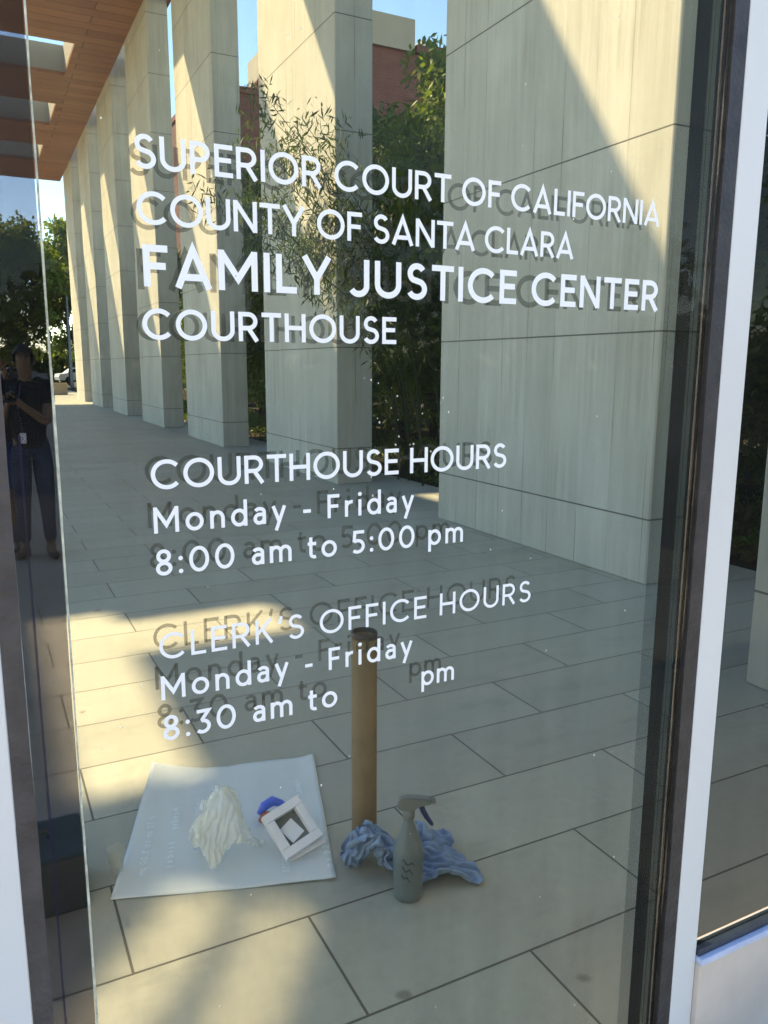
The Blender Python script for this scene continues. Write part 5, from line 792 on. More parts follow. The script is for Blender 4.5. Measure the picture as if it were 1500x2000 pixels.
49,30,47,44,30,35,44,23,28,38,22,16,44,32,14,45,34,27,44,40,20,53,37,8,54,44,6,54,48,16,55,54,4,59,60,8,62,60,23,51,70,24,55,70,11,60,77,7,
56,77,20,54,85,29,57,92,25,63,96,20,68,108,20,59,110,29,29,-82,36,21,-82,31,15,-77,42,12,-72,28,22,-67,24,26,-63,38,25,-60,24,30,-55,20,19,-55,26,22,-51,14,
23,-44,18,23,-39,30,19,-31,31,29,-33,23,37,-26,25,35,-20,29,27,-17,34,37,-13,32,39,-5,33,38,-7,48,32,-1,50,39,7,49,39,5,39,43,12,34,50,15,47,53,25,46,
48,19,38,51,19,24,48,26,20,53,30,11,55,35,26,55,44,28,59,41,18,65,43,7,63,51,6,64,55,16,70,62,16,63,66,9,62,66,24,65,74,17,71,78,6,66,85,17,
63,81,28,63,87,33,63,97,35,74,97,25,76,111,25,26,-83,51,32,-83,41,27,-75,47,18,-67,46,22,-72,34,32,-76,29,37,-68,27,41,-62,27,31,-57,33,29,-49,28,34,-50,19,
32,-41,19,27,-41,30,28,-32,39,28,-25,34,36,-22,38,29,-22,46,37,-15,45,45,-13,41,48,-3,40,44,0,49,46,5,60,48,10,50,49,4,38,51,8,31,57,14,36,54,17,27,
61,25,28,61,22,19,63,26,9,63,36,13,64,35,28,65,43,28,73,47,21,67,53,24,72,52,10,78,59,6,75,66,13,73,69,27,72,77,25,81,78,14,79,87,16,78,84,30,
78,92,32,68,90,39,73,102,39,83,105,33,20,-91,44,26,-89,56,16,-81,53,19,-71,60,30,-70,54,40,-73,44,34,-68,43,41,-62,42,44,-55,46,30,-53,42,36,-54,36,43,-51,24,
40,-46,33,38,-37,43,36,-32,33,42,-31,43,38,-24,49,40,-21,58,45,-14,58,53,-10,48,46,-6,56,53,1,51,57,7,57,57,12,48,58,5,41,60,6,27,64,14,27,66,19,39,
60,29,33,66,27,23,75,28,14,76,34,24,76,41,19,75,42,32,76,49,31,76,57,26,81,53,13,86,61,15,82,69,12,81,66,25,84,76,29,90,83,18,87,91,22,87,86,34,
84,88,45,79,97,51,78,107,50,22,-97,56,12,-96,54,9,-89,62,17,-82,65,30,-82,62,40,-80,59,40,-70,57,37,-60,56,31,-53,52,33,-43,53,35,-45,43,46,-48,39,52,-46,26,
42,-38,27,51,-33,29,48,-25,34,46,-19,39,51,-22,52,55,-19,61,60,-12,62,58,-2,55,57,-4,43,67,0,47,68,9,53,65,16,47,68,10,37,76,9,27,73,18,24,70,24,35,
73,32,37,79,26,26,84,32,17,87,42,16,89,41,31,88,53,29,86,51,19,93,57,9,93,65,5,94,70,16,92,65,27,97,71,36,94,82,33,101,88,25,95,96,33,97,90,43,
93,94,52,93,104,49,13,-105,60,22,-105,61,22,-96,65,18,-92,76,27,-86,78,30,-81,69,31,-71,69,30,-64,68,34,-55,66,42,-47,61,48,-48,52,50,-43,50,55,-50,43,57,-41,32,
50,-37,39,51,-29,47,57,-27,49,62,-17,44,67,-21,55,66,-12,53,66,-6,61,71,-4,52,71,-8,40,66,2,37,72,6,49,79,13,51,79,14,40,84,15,29,82,23,41,81,31,44,
88,32,35,98,29,25,100,36,21,100,44,33,100,48,27,96,45,15,96,51,5,102,59,11,107,68,15,106,63,26,105,69,29,107,75,38,113,82,41,111,91,32,113,99,39,114,96,52,
114,105,56,10,-114,68,19,-112,71,30,-104,69,32,-95,66,37,-95,77,39,-85,77,41,-77,76,44,-68,74,45,-63,65,46,-58,55,56,-54,62,59,-46,60,63,-43,51,64,-37,43,61,-32,31,
63,-27,41,67,-33,55,73,-28,52,78,-23,44,78,-21,55,75,-13,46,81,-11,54,80,-1,54,80,-5,41,79,3,36,84,5,48,89,11,47,92,8,34,93,17,34,91,22,46,99,28,44,
96,36,37,106,39,38,105,36,25,107,43,16,110,42,7,108,50,14,106,55,24,116,59,11,116,67,12,116,77,16,117,84,20,123,77,28,126,78,43,127,86,35,128,97,38,129,105,44,
9,-116,51,20,-114,55,32,-109,56,38,-103,56,45,-96,60,48,-92,71,47,-83,67,49,-74,62,58,-66,62,53,-69,49,61,-60,51,70,-53,55,65,-52,44,59,-48,34,69,-42,38,72,-33,34,
79,-34,47,76,-28,38,69,-25,29,73,-18,36,86,-18,36,79,-13,34,90,-13,45,96,-8,48,89,-8,34,85,1,30,91,1,42,103,6,48,105,13,45,103,19,39,100,24,26,108,27,35,
114,33,41,118,39,30,121,36,18,119,45,21,123,53,16,120,55,30,125,63,22,131,68,10,134,72,21,134,82,16,139,87,25,145,76,32,149,85,35,151,96,29,141,91,35,26,-113,45,
15,-111,39,20,-101,44,30,-94,44,37,-90,49,47,-87,53,58,-86,53,53,-77,44,60,-78,55,67,-74,48,65,-70,38,72,-67,49,64,-63,38,69,-57,30,76,-49,28,70,-47,37,76,-40,32,
85,-40,38,85,-32,26,73,-27,20,78,-19,21,85,-15,21,95,-13,29,103,-17,38,105,-8,42,100,-5,29,99,3,23,107,2,33,115,7,38,116,16,32,111,16,22,115,27,21,122,23,33,
124,33,40,129,41,33,127,40,17,136,46,22,134,51,29,140,62,26,144,61,13,146,70,11,149,68,20,145,76,13,151,86,15,159,78,23,165,83,31,159,93,27,39,-116,32,33,-107,34,
27,-99,25,38,-101,29,42,-93,27,43,-99,40,49,-99,51,50,-93,39,56,-83,36,66,-80,31,75,-82,35,75,-74,33,79,-65,30,79,-60,46,86,-52,46,82,-55,34,86,-47,27,79,-41,21,
84,-38,13,87,-35,25,91,-27,25,96,-23,14,92,-16,14,101,-13,22,110,-15,30,115,-6,29,110,-3,16,110,5,16,119,9,23,128,14,28,124,16,15,128,23,14,128,30,20,134,35,33,
135,36,18,137,42,7,139,49,10,145,55,16,154,53,28,152,63,30,157,63,18,159,67,8,161,80,9,163,84,0,162,91,10,168,96,16,178,98,22,32,-119,15,33,-121,27,38,-112,19,
46,-103,13,51,-100,21,57,-99,31,64,-102,41,65,-95,47,68,-85,51,72,-86,43,77,-76,49,83,-69,47,85,-74,36,80,-60,33,89,-60,42,95,-51,43,94,-44,39,90,-44,28,93,-44,16,
96,-35,17,100,-32,31,102,-23,27,104,-22,14,108,-14,9,115,-10,18,124,-12,25,122,-2,25,120,-1,13,121,10,10,132,7,18,134,14,24,132,23,29,139,24,17,139,33,19,142,42,24,
147,38,11,148,47,17,152,49,8,157,55,15,163,55,27,164,69,28,168,74,18,170,70,6,172,78,9,172,85,0,171,97,4,179,91,13,43,-127,8,46,-126,20,49,-118,28,48,-114,16,
51,-109,29,57,-109,35,64,-98,29,73,-93,35,76,-93,48,84,-89,51,84,-81,46,92,-76,46,89,-66,46,90,-70,32,97,-57,32,104,-57,42,103,-49,35,98,-51,21,100,-42,27,103,-40,16,
101,-32,19,111,-31,29,111,-22,25,114,-21,12,116,-13,7,124,-9,11,132,-9,25,131,0,22,131,2,9,131,13,6,136,18,15,142,17,25,150,26,28,143,33,31,154,40,28,156,36,17,
156,43,9,165,47,12,161,53,5,171,57,17,173,61,28,173,71,27,178,67,14,182,74,4,183,83,0,177,86,9,180,97,4,53,-133,11,54,-122,8,59,-122,18,59,-112,14,63,-106,21,
69,-114,26,66,-109,37,76,-102,33,81,-93,34,85,-85,38,93,-86,31,96,-77,32,99,-75,47,97,-65,42,101,-68,32,105,-62,28,110,-54,34,99,-57,23,108,-48,26,111,-39,29,111,-40,15,
112,-30,16,122,-28,24,121,-20,23,125,-20,9,131,-15,6,134,-5,11,143,-4,21,141,5,21,139,7,5,146,14,6,145,20,9,150,29,15,156,32,26,158,35,37,162,42,30,165,37,15,
169,41,6,174,51,9,178,61,6,181,58,20,183,65,30,185,73,23,186,79,14,193,80,4,188,89,4,189,96,14,59,-131,26,64,-130,9,66,-120,8,71,-115,15,69,-106,9,74,-103,22,
77,-112,32,82,-110,42,80,-100,46,89,-96,37,98,-91,36,105,-83,34,106,-75,37,108,-70,51,104,-64,45,111,-66,37,114,-66,25,109,-60,15,110,-50,13,118,-47,24,119,-38,26,119,-39,12,
119,-29,10,129,-27,19,130,-18,21,138,-18,10,141,-10,7,145,-2,8,151,4,19,150,6,7,147,12,19,150,22,15,158,29,8,161,28,18,164,26,32,170,36,35,173,44,25,177,38,15,
182,45,5,184,54,2,189,61,10,194,62,22,195,71,26,197,79,23,194,86,16,199,92,5,192,100,4,67,-121,27,70,-131,23,75,-129,10,78,-120,7,80,-110,10,83,-101,18,88,-110,25,
89,-111,36,92,-106,47,92,-98,52,95,-87,50,105,-83,53,109,-83,43,116,-75,45,114,-67,51,121,-60,45,123,-62,34,121,-59,23,118,-55,11,128,-48,13,128,-44,26,127,-35,23,126,-34,9,
134,-27,7,140,-25,20,140,-17,24,147,-12,20,150,-10,8,158,-1,15,162,6,13,157,14,9,158,17,22,161,21,9,169,29,9,172,26,22,178,29,33,181,39,35,180,47,25,187,43,16,
194,47,7,194,56,2,201,59,14,198,68,13,200,77,11,207,83,20,204,93,18,204,95,5,77,-119,28,67,-123,25,78,-127,24,86,-126,13,86,-117,17,92,-106,14,90,-100,24,97,-106,30,
100,-99,41,101,-98,53,94,-90,58,94,-82,55,104,-78,56,115,-79,55,122,-71,49,127,-62,45,128,-54,37,130,-59,26,118,-55,27,125,-56,15,129,-44,12,129,-43,23,136,-35,22,138,-35,9,
141,-27,9,145,-26,20,154,-19,20,162,-13,15,166,-7,5,163,2,3,166,11,5,166,9,19,165,19,22,173,18,12,177,30,12,182,30,22,188,31,32,192,42,32,191,51,26,201,49,18,
207,53,7,208,64,5,210,70,19,211,72,6,210,82,7,212,87,18,207,96,19]
def sheet_mesh(name, data, nx, ny, mat, thick):
    q = np.array(data, dtype=float).reshape(-1, 3)/1000.0
    F = [(i*(ny+1)+j, (i+1)*(ny+1)+j, (i+1)*(ny+1)+j+1, i*(ny+1)+j+1) for i in range(nx) for j in range(ny)]
    o = mesh_obj(name, q.tolist(), F, mat, None, True); o.modifiers.new("smooth", 'SUBSURF').render_levels = 1
    sm = o.modifiers.new("thick", 'SOLIDIFY'); sm.thickness = thick; return o
o = sheet_mesh("crumpled_film", FILM_SHAPE, 40, 38, M['film'], .0004); o.location = (.580, 1.225, .009); o.rotation_euler = (0, 0, R(35)); o.scale = (1.22, 1.22, 1.08)
tag(o, "cloudy crumpled heap of clear film lying on the middle of the paper sheet", "film heap")

# white card tray with a dark window, leaning
def tray():
    root = thing("card_tray", "white card tray with a dark square recess tilted on the paper sheet", "tray", (.775, 1.150, .018))
    root.rotation_euler = (R(38), R(-12), R(12))
    bm = bmesh.new(); W, H, t, b = .135, .150, .026, .028
    add_box(bm, -W/2, W/2, -H/2, -H/2+b, 0, t, .002); add_box(bm, -W/2, W/2, H/2-b, H/2, 0, t, .002)
    add_box(bm, -W/2, -W/2+b, -H/2+b+.0005, H/2-b-.0005, 0, t, .002); add_box(bm, W/2-b, W/2, -H/2+b+.0005, H/2-b-.0005, 0, t, .002)
    bm_obj("rim", bm, M['white_card'], root)
    box("base", -W/2+b-.001, W/2-b+.001, -H/2+b-.001, H/2-b+.001, .001, .004, M['grey_card'], root)
    o = box("insert", -.026, .026, -.030, .028, .006, .0085, M['white_card'], root); o.rotation_euler = (0, 0, R(14)); o.location = (-.004, -.006, 0)
    for z in (-.004, -.0075): box("loose_card", -W/2+.006, W/2+.012, -H/2-.012, H/2-.02, z-.0015, z+.001, M['white_card'], root).rotation_euler = (0, 0, R(-4))
    return root
t_ = tray(); t_.location.z = .066
# knife / small blue tool
kn = thing("utility_knife", "small bright blue and orange knife lying behind the white card tray", "knife", (.765, 1.335, .02), R(25))
bm = bmesh.new(); tube_bm(bm, [(-.045, 0, .02), (-.02, .004, .035), (.015, 0, .040), (.045, -.012, .022), (.06, -.02, .006)], [.010, .016, .017, .012, .007], 12); bm_obj("handle", bm, M['blue_plastic'], kn, True)
bm = bmesh.new(); tube_bm(bm, [(-.06, -.02, .008), (-.04, -.016, .016), (-.015, -.014, .012)], [.008, .013, .010], 10); bm_obj("grip_end", bm, M['orange_plastic'], kn, True)
box("blade", .058, .085, -.026, -.024, .0, .012, M['steel'], kn)

# blue cloth
o = sheet_mesh("blue_cloth", CLOTH_SHAPE, 56, 46, M['cloth'], .0018); o.location = (1.075, .915, .004); o.rotation_euler = (0, 0, -yaw-R(4)); o.scale = (1.04, -1.04, 1.04)
tag(o, "crumpled blue cleaning cloth heaped at the foot of the cardboard tube", "cloth")

# spray bottle
sb = thing("spray_bottle", "grey spray bottle with dark script print in front of the blue cloth", "spray bottle", (.995, .785, 0), R(-27))
lathe("bottle_body", [(.001, .001), (.037, .001), (.0415, .006), (.0425, .03), (.0405, .042), (.0405, .052), (.0425, .062), (.0425, .140), (.0405, .160), (.034, .180), (.024, .205), (.0165, .228), (.0145, .240), (.0145, .252)], M['bottle'], sb, 40)
lathe("collar", [(.0155, .246), (.0175, .248), (.0175, .268), (.013, .274)], M['trigger'], sb, 24)
bm = bmesh.new()
prof = [(-.030, .276), (-.033, .290), (-.026, .304), (-.008, .311), (.040, .309), (.062, .304), (.064, .292), (.050, .288), (.026, .286), (.016, .272), (-.014, .270)]
for y in (-.014, .014):
    pass
va = [bm.verts.new((a, -.013, z)) for a, z in prof]; vb = [bm.verts.new((a, .013, z)) for a, z in prof]
bm.faces.new(va); bm.faces.new(vb[::-1])
for i in range(len(prof)): bm.faces.new((va[i], va[(i+1) % len(prof)], vb[(i+1) % len(prof)], vb[i]))
bmesh.ops.bevel(bm, geom=[e for e in bm.edges], offset=.0025, segments=2, affect='EDGES')
bm_obj("spray_head", bm, M['trigger'], sb)
lathe("nozzle", [(.008, 0), (.009, .012), (.005, .014)], M['trigger'], sb, 16).matrix_local = Matrix.Translation((.062, 0, .298)) @ Matrix.Rotation(R(90), 4, 'Y')
tube("trigger", [(.034, 0, .287), (.040, 0, .268), (.050, 0, .248), (.064, 0, .228), (.068, 0, .222)], [.008, .008, .0075, .006, .004], M['navy_plastic'], sb, 10)
for k, (z, l) in enumerate(((.135, .9), (.112, .8), (.088, .62))):
    pts = [(.0431*math.cos(R(-118)+t*l/8), .0431*math.sin(R(-118)+t*l/8), z+.006*math.sin(t*1.3+k)-.0016*t) for t in range(9)]
    tube("script_mark", pts, [.0006, .0022, .0012, .0024, .0010, .0022, .0012, .0016, .0005], M['bottle_dark'], sb, 6)

# slate case at left
cs = thing("tool_case", "dark slate tool case with teal rim at the lower left behind the glass edge", "case", (0, 0, 0))
box("body", -.16, .168, 1.14, 1.34, .001, .165, M['case'], cs, .008)
box("lid", -.165, .173, 1.135, 1.345, .166, .184, M['teal'], cs, .005)
tube("handle", [(-.04, 1.24, .183), (-.035, 1.24, .205), (.075, 1.24, .205), (.08, 1.24, .183)], .006, M['case'], cs)
pb = thing("plastic_cup", "small clear crushed plastic cup beside the tool case", "cup", (.262, 1.27, 0))
lathe("cup_body", [(.018, .001), (.020, .02), (.024, .05), (.027, .075), (.0285, .08), (.026, .078), (.019, .02)], mat_film("clear_plastic_cup", (.6, .62, .58), .28, .1), pb, 20, close=False)

# ------------------------------------------------------------------ people
def person(name, label, loc, joints, mats, extras):
    root = thing(name, label, "person", loc); root.scale = (.88, .95, 1)
    J = joints
    # one continuous skin: legs, torso, neck, head, arms, hands and fingers
    P = []; E = []; Rd = []; idx = {}
    def add(k, p, r_, par=None):
        idx[k] = len(P); P.append(p); Rd.append(r_)
        if par is not None: E.append((idx[par], idx[k]))
    add('pelvis', J['pelvis'], (.125, .095)); add('waist', J['waist'], (.115, .085), 'pelvis'); add('chest', J['chest'], (.145, .10), 'waist')
    add('neck0', J['neck'], (.055, .055), 'chest'); add('chin', J['chin'], (.058, .064), 'neck0'); add('face', J['face'], (.070, .082), 'chin'); add('crown', J['crown'], (.066, .076), 'face'); add('top', J['top'], (.035, .04), 'crown')
    for s in 'LR':
        add('sh'+s, J['sh'+s], .060, 'chest'); add('el'+s, J['el'+s], .040, 'sh'+s); add('wr'+s, J['wr'+s], .026, 'el'+s)
        d = (Vector(J['ha'+s])-Vector(J['wr'+s])).normalized(); add('ha'+s, J['ha'+s], (.036, .018), 'wr'+s)
        add('hip'+s, J['hip'+s], .085, 'pelvis'); add('kn'+s, J['kn'+s], .055, 'hip'+s); add('an'+s, J['an'+s], .036, 'kn'+s); add('toe'+s, J['toe'+s], (.036, .028), 'an'+s)
    body = skin("body", P, E, Rd, mats['skin'], root)
    for s in 'LR':
        h = Vector(J['ha'+s]); d = (h-Vector(J['wr'+s])).normalized(); side = d.cross(Vector((0, -1, 0)));
        side = side.normalized() if side.length > .1 else Vector((1, 0, 0)); up = side.cross(d).normalized()
        if up.y > 0: up = -up
        pts, ed, rd = [tuple(h)], [], [.012]
        for q, (o_, l_) in enumerate(((-.027, .062), (-.009, .072), (.009, .068), (.026, .054))):
            a = h+side*o_+d*.02; b = a+d*l_*.45+up*.006; c = b+d*l_*.25+up*.022; e = c+up*.018-d*.004
            b0 = len(pts); pts += [tuple(a), tuple(b), tuple(c), tuple(e)]; rd += [.0095, .0088, .0080, .0070]; ed += [(0, b0), (b0, b0+1), (b0+1, b0+2), (b0+2, b0+3)]
        a = h-side*.030-d*.02; b = a-side*.018+d*.022+up*.008; c = b+d*.022+up*.010; b0 = len(pts); pts += [tuple(a), tuple(b), tuple(c)]; rd += [.011, .0095, .008]; ed += [(0, b0), (b0, b0+1), (b0+1, b0+2)]
        skin("fingers", pts, ed, rd, mats['skin'], root, 1)
    # clothes
    add2 = lambda ks, rs, name_, mt, es: skin(name_, [J[k] if isinstance(k, str) else k for k in ks], es, rs, mt, root)
    mid = lambda a, b, t: tuple(Vector(J[a]).lerp(Vector(J[b]), t))
    sl = mats.get('sleeve', .62)
    add2(['waist', mid('pelvis', 'waist', -.35), 'chest', mid('chest', 'neck', .75), 'shL', mid('shL', 'elL', sl*.5), mid('shL', 'elL', sl), 'shR', mid('shR', 'elR', sl*.5), mid('shR', 'elR', sl)],
         [(.142, .118), (.150, .122), (.175, .140), (.075, .085), .078, .066, .060, .078, .066, .060], "shirt", mats['shirt'], [(0, 1), (0, 2), (2, 3), (2, 4), (4, 5), (5, 6), (2, 7), (7, 8), (8, 9)])
    ll = mats.get('leg', .94)
    def legpt(s, t): return mid('hip'+s, 'kn'+s, t*2) if t < .5 else mid('kn'+s, 'an'+s, (t-.5)*2)
    ks = ['pelvis', mid('pelvis', 'waist', .8)]; rs_ = [(.142, .112), (.132, .104)]; es = [(0, 1)]
    for s in 'LR':
        b0 = len(ks); tt = [0, .3*ll, .55*ll, .8*ll, ll]
        for q, t in enumerate(tt): ks.append(legpt(s, t)); rs_.append([.100, .090, .072, .060, .056][q] if ll > .6 else [.102, .096, .090, .086, .084][q])
        es += [(0, b0)]+[(b0+q, b0+q+1) for q in range(4)]
    add2(ks, rs_, mats['legname'], mats['trousers'], es)
    if mats.get('sock'):
        for s in 'LR': tube("sock", [mid('kn'+s, 'an'+s, .62), mid('kn'+s, 'an'+s, .98)], [.047, .042], mats['sock'], root, 12)
    for s, mt in zip('LR', mats['shoes']):
        a = Vector(J['an'+s]); t = Vector(J['toe'+s]); d = (t-a); d.z = 0; d.normalize()
        heel = a-d*.045; heel.z = .036; t2 = t+d*.03; t2.z = .030; md_ = (heel+t2)/2; md_.z = .042
        skin("shoe", [tuple(heel), tuple(md_), tuple(t2), tuple(a+Vector((0, 0, .01)))], [(0, 1), (1, 2), (0, 3)], [(.042, .036), (.048, .038), (.040, .026), (.042, .042)], mt, root, 1)
    # hair cap
    fc, cr, tp = Vector(J['face']), Vector(J['crown']), Vector(J['top']); up = (tp-fc).normalized(); fwd = (Vector((0, -1, 0))-up*Vector((0, -1, 0)).dot(up)).normalized(); rt = fwd.cross(up)
    bmh = bmesh.new(); bmesh.ops.create_icosphere(bmh, subdivisions=4, radius=1)
    hn = hnoise(9)
    for v in bmh.verts:
        c = v.co.copy(); k = 1+.04*hn(c.x*.2+c.z*.1, c.y*.2); v.co = fc+up*.045+(rt*c.x*.084+(-fwd)*(c.y)*.100+up*c.z*.094)*k
    dele = [v for v in bmh.verts if ((v.co-fc).dot(fwd) > .02 and (v.co-fc).dot(up) < .042) or (v.co-fc).dot(up) < -.035]
    bmesh.ops.delete(bmh, geom=dele, context='VERTS'); bm_obj("hair", bmh, M['hair'], root, True)
    # face: nose, brows, eyes, mouth, ears
    F0 = fc+fwd*.088
    tube("nose", [tuple(fc+fwd*.080+up*.018), tuple(fc+fwd*.098-up*.012), tuple(fc+fwd*.090-up*.022)], [.007, .012, .009], mats['skin'], root, 8)
    for sg in (-1, 1):
        tube("eyebrow", [tuple(fc+fwd*.078+up*.030+rt*sg*.012), tuple(fc+fwd*.072+up*.032+rt*sg*.040)], [.004, .003], M['hair'], root, 6)
        tube("eye", [tuple(fc+fwd*.076+up*.012+rt*sg*.018), tuple(fc+fwd*.072+up*.012+rt*sg*.036)], [.005, .004], M['hair'], root, 6)
        tube("ear", [tuple(fc+rt*sg*.078+up*.015), tuple(fc+rt*sg*.086+up*.0-fwd*.008), tuple(fc+rt*sg*.078-up*.022)], [.010, .013, .008], mats['skin'], root, 8)
    tube("mouth", [tuple(fc+fwd*.078-up*.040-rt*.020), tuple(fc+fwd*.083-up*.041), tuple(fc+fwd*.078-up*.040+rt*.020)], [.003, .005, .003], plain("lips", (.26, .10, .08), .5), root, 6)
    return root
# joints are local to the person's feet; the figure faces -Y (towards the door)
J1 = dict(pelvis=(0, 0, .90), waist=(0, .0, 1.04), chest=(0, -.005, 1.25), neck=(0, -.01, 1.405), chin=(-.005, -.050, 1.462), face=(-.010, -.062, 1.530), crown=(-.010, -.045, 1.590), top=(-.010, -.03, 1.632),
          shL=(.175, 0, 1.335), elL=(.14, -.17, 1.075), wrL=(-.045, -.30, 1.205), haL=(-.105, -.315, 1.262), shR=(-.175, 0, 1.335), elR=(-.225, -.06, 1.07), wrR=(-.175, -.26, 1.20), haR=(-.150, -.31, 1.262),
          hipL=(.085, 0, .86), knL=(.10, -.04, .47), anL=(.11, -.02, .075), toeL=(.13, -.15, .03), hipR=(-.085, 0, .86), knR=(-.095, -.05, .47), anR=(-.10, .06, .075), toeR=(-.16, -.05, .03))
p1 = person("person", "person in black t-shirt and dark jeans looking down at a phone, badge at waist", (.335, 5.68, 0), J1,
            dict(skin=M['skin'], shirt=M['black_shirt'], trousers=M['jeans'], legname="jeans", shoes=(M['shoe'], M['brown_shoe'])), None)
box("badge", -.085, -.035, -.128, -.124, .92, 1.0, M['white_card'], p1)
tube("lanyard", [(-.05, -.128, 1.36), (-.085, -.135, 1.2), (-.06, -.126, 1.0)], .004, M['violet'], p1, 6)
ph = thing("phone", "dark phone held in both hands by the person in black", "phone", (.335-.128, 5.68-.345, 1.25)); ph.rotation_euler = (R(-35), 0, R(-12))
box("phone_body", -.037, .037, -.005, .005, -.01, .140, M['phone'], ph, .004)
box("phone_screen", -.033, .033, .0052, .006, -.005, .135, M['dark_glass'], ph)
J2 = dict(pelvis=(0, 0, .92), waist=(0, 0, 1.06), chest=(0, -.005, 1.28), neck=(0, -.01, 1.44), chin=(0, -.035, 1.50), face=(0, -.04, 1.57), crown=(0, -.025, 1.63), top=(0, -.01, 1.675),
          shL=(.17, 0, 1.37), elL=(.20, -.16, 1.22), wrL=(.12, -.28, 1.42), haL=(.11, -.30, 1.49), shR=(-.17, 0, 1.37), elR=(-.24, -.05, 1.10), wrR=(-.22, -.12, .88), haR=(-.22, -.15, .80),
          hipL=(.085, 0, .88), knL=(.095, -.04, .48), anL=(.10, 0, .075), toeL=(.12, -.13, .03), hipR=(-.085, 0, .88), knR=(-.09, -.03, .48), anR=(-.09, .02, .075), toeR=(-.11, -.11, .03))
p2 = person("person", "person in grey top and blue shorts, one arm raised, half hidden by door edge", (.095, 5.98, 0), J2,
            dict(skin=M['skin'], shirt=M['jacket'], trousers=M['shorts'], legname="shorts", shoes=(M['shoe'], M['shoe']), leg=.46, sock=M['sock'], sleeve=.8), None)

# ------------------------------------------------------------------ vegetation
def leaf_cloud(centres, n, spread, ln, wd, droop=.3, squash=1.0, rng=RNG):
    """small two-triangle leaves in clumps"""
    V = np.zeros((n*4, 3)); c = np.array(centres); k = rng.integers(0, len(c), n)
    off = rng.normal(size=(n, 3)); off /= (np.linalg.norm(off, axis=1, keepdims=True)+1e-9); off *= (rng.random((n, 1))**.5)*spread; off[:, 2] *= squash
    p = c[k]+off
    d = rng.normal(size=(n, 3)); d[:, 2] -= droop*1.6; d /= np.linalg.norm(d, axis=1, keepdims=True)
    e = rng.normal(size=(n, 3)); s = np.cross(d, e); s /= (np.linalg.norm(s, axis=1, keepdims=True)+1e-9)
    l = ln*(.6+.8*rng.random((n, 1))); w_ = wd*(.6+.8*rng.random((n, 1)))
    V[0::4] = p; V[1::4] = p+d*l*.45+s*w_*.5; V[2::4] = p+d*l; V[3::4] = p+d*l*.45-s*w_*.5
    return V
def cloud_obj(name, V, mat, parent=None):
    n = len(V)//4; me = bpy.data.meshes.new(name); me.vertices.add(n*4); me.vertices.foreach_set('co', V.astype(np.float32).ravel())
    me.loops.add(n*4); me.loops.foreach_set('vertex_index', np.arange(n*4, dtype=np.int32)); me.polygons.add(n); me.polygons.foreach_set('loop_start', np.arange(0, n*4, 4, dtype=np.int32))
    me.update(calc_edges=True); me.validate(); me.materials.append(mat); return link(bpy.data.objects.new(name, me), parent)
def tree(label, loc, h, rad, nclump, nleaf, ln, wd, mat, trunk_r=.12, base=.35, group=None, droop=.3, cl=.5, name="tree", seedv=1, cat="tree"):
    rng = np.random.default_rng(seedv); root = thing(name, label, cat, loc, 0, group)
    bm = bmesh.new(); tube_bm(bm, [(0, 0, 0), (.05*h*.1, 0, h*.3), (-.03*h*.1, .02*h*.1, h*.6), (0, 0, h*.9)], [trunk_r, trunk_r*.8, trunk_r*.5, trunk_r*.15], 8)
    cs_ = []
    for i in range(nclump):
        v = rng.normal(size=3); v /= np.linalg.norm(v); rr = rng.random()**.4
        z = base*h+(h*(1-base))*(.5+.5*v[2]*rr); q = 1-.35*abs(2*(z/h-base)/(1-base)-1)**2
        cs_.append((v[0]*rr*rad*q, v[1]*rr*rad*q, z))
    for c in cs_[::max(1, nclump//9)]:
        z0 = max(.15*h, c[2]-rad*.6); tube_bm(bm, [(0, 0, min(z0, h*.8)), (c[0]*.5, c[1]*.5, (z0+c[2])/2+.1), c], [trunk_r*.4, trunk_r*.25, trunk_r*.08], 6)
    bm_obj("trunk", bm, M['bark'], root, True)
    cloud_obj("crown", leaf_cloud(cs_, nleaf, cl, ln, wd, droop, .8, rng), mat, root); return root
G1 = "trees in the planting bed beside the walkway"
bed = [((6.9, 3.9), 7.4, 2.1, "dark leafy tree rising behind the side window"), ((7.9, 5.6), 6.0, 1.9, "dark green tree just beyond the nearest column"),
       ((7.1, 10.5), 6.9, 1.9, "tall bright-topped tree filling the gap between the two nearest columns"), ((9.0, 14.2), 7.0, 2.2, "dense tree farther back in the gap between the two nearest columns"),
       ((6.7, 17.6), 6.5, 1.5, "tree glimpsed between the second and third columns"), ((7.6, 22), 7.5, 2.0, "tree glimpsed between the third and fourth columns"), ((7.7, 13.2), 7.0, 2.1, "dark round tree just left of the bright-topped one in the widest gap"), ((12.5, 8.0), 6.6, 2.3, "broad dark tree at the back of the planting bed")]
for k, ((x, y), h, rad, lb) in enumerate(bed):
    tree(lb, (x, y, -.02), h, rad, 75, 24000, .15, .055, M['leaf_bright'] if k in (2, 4) else M['leaf_dark'], .11, .06, G1, .4, .55, seedv=20+k)
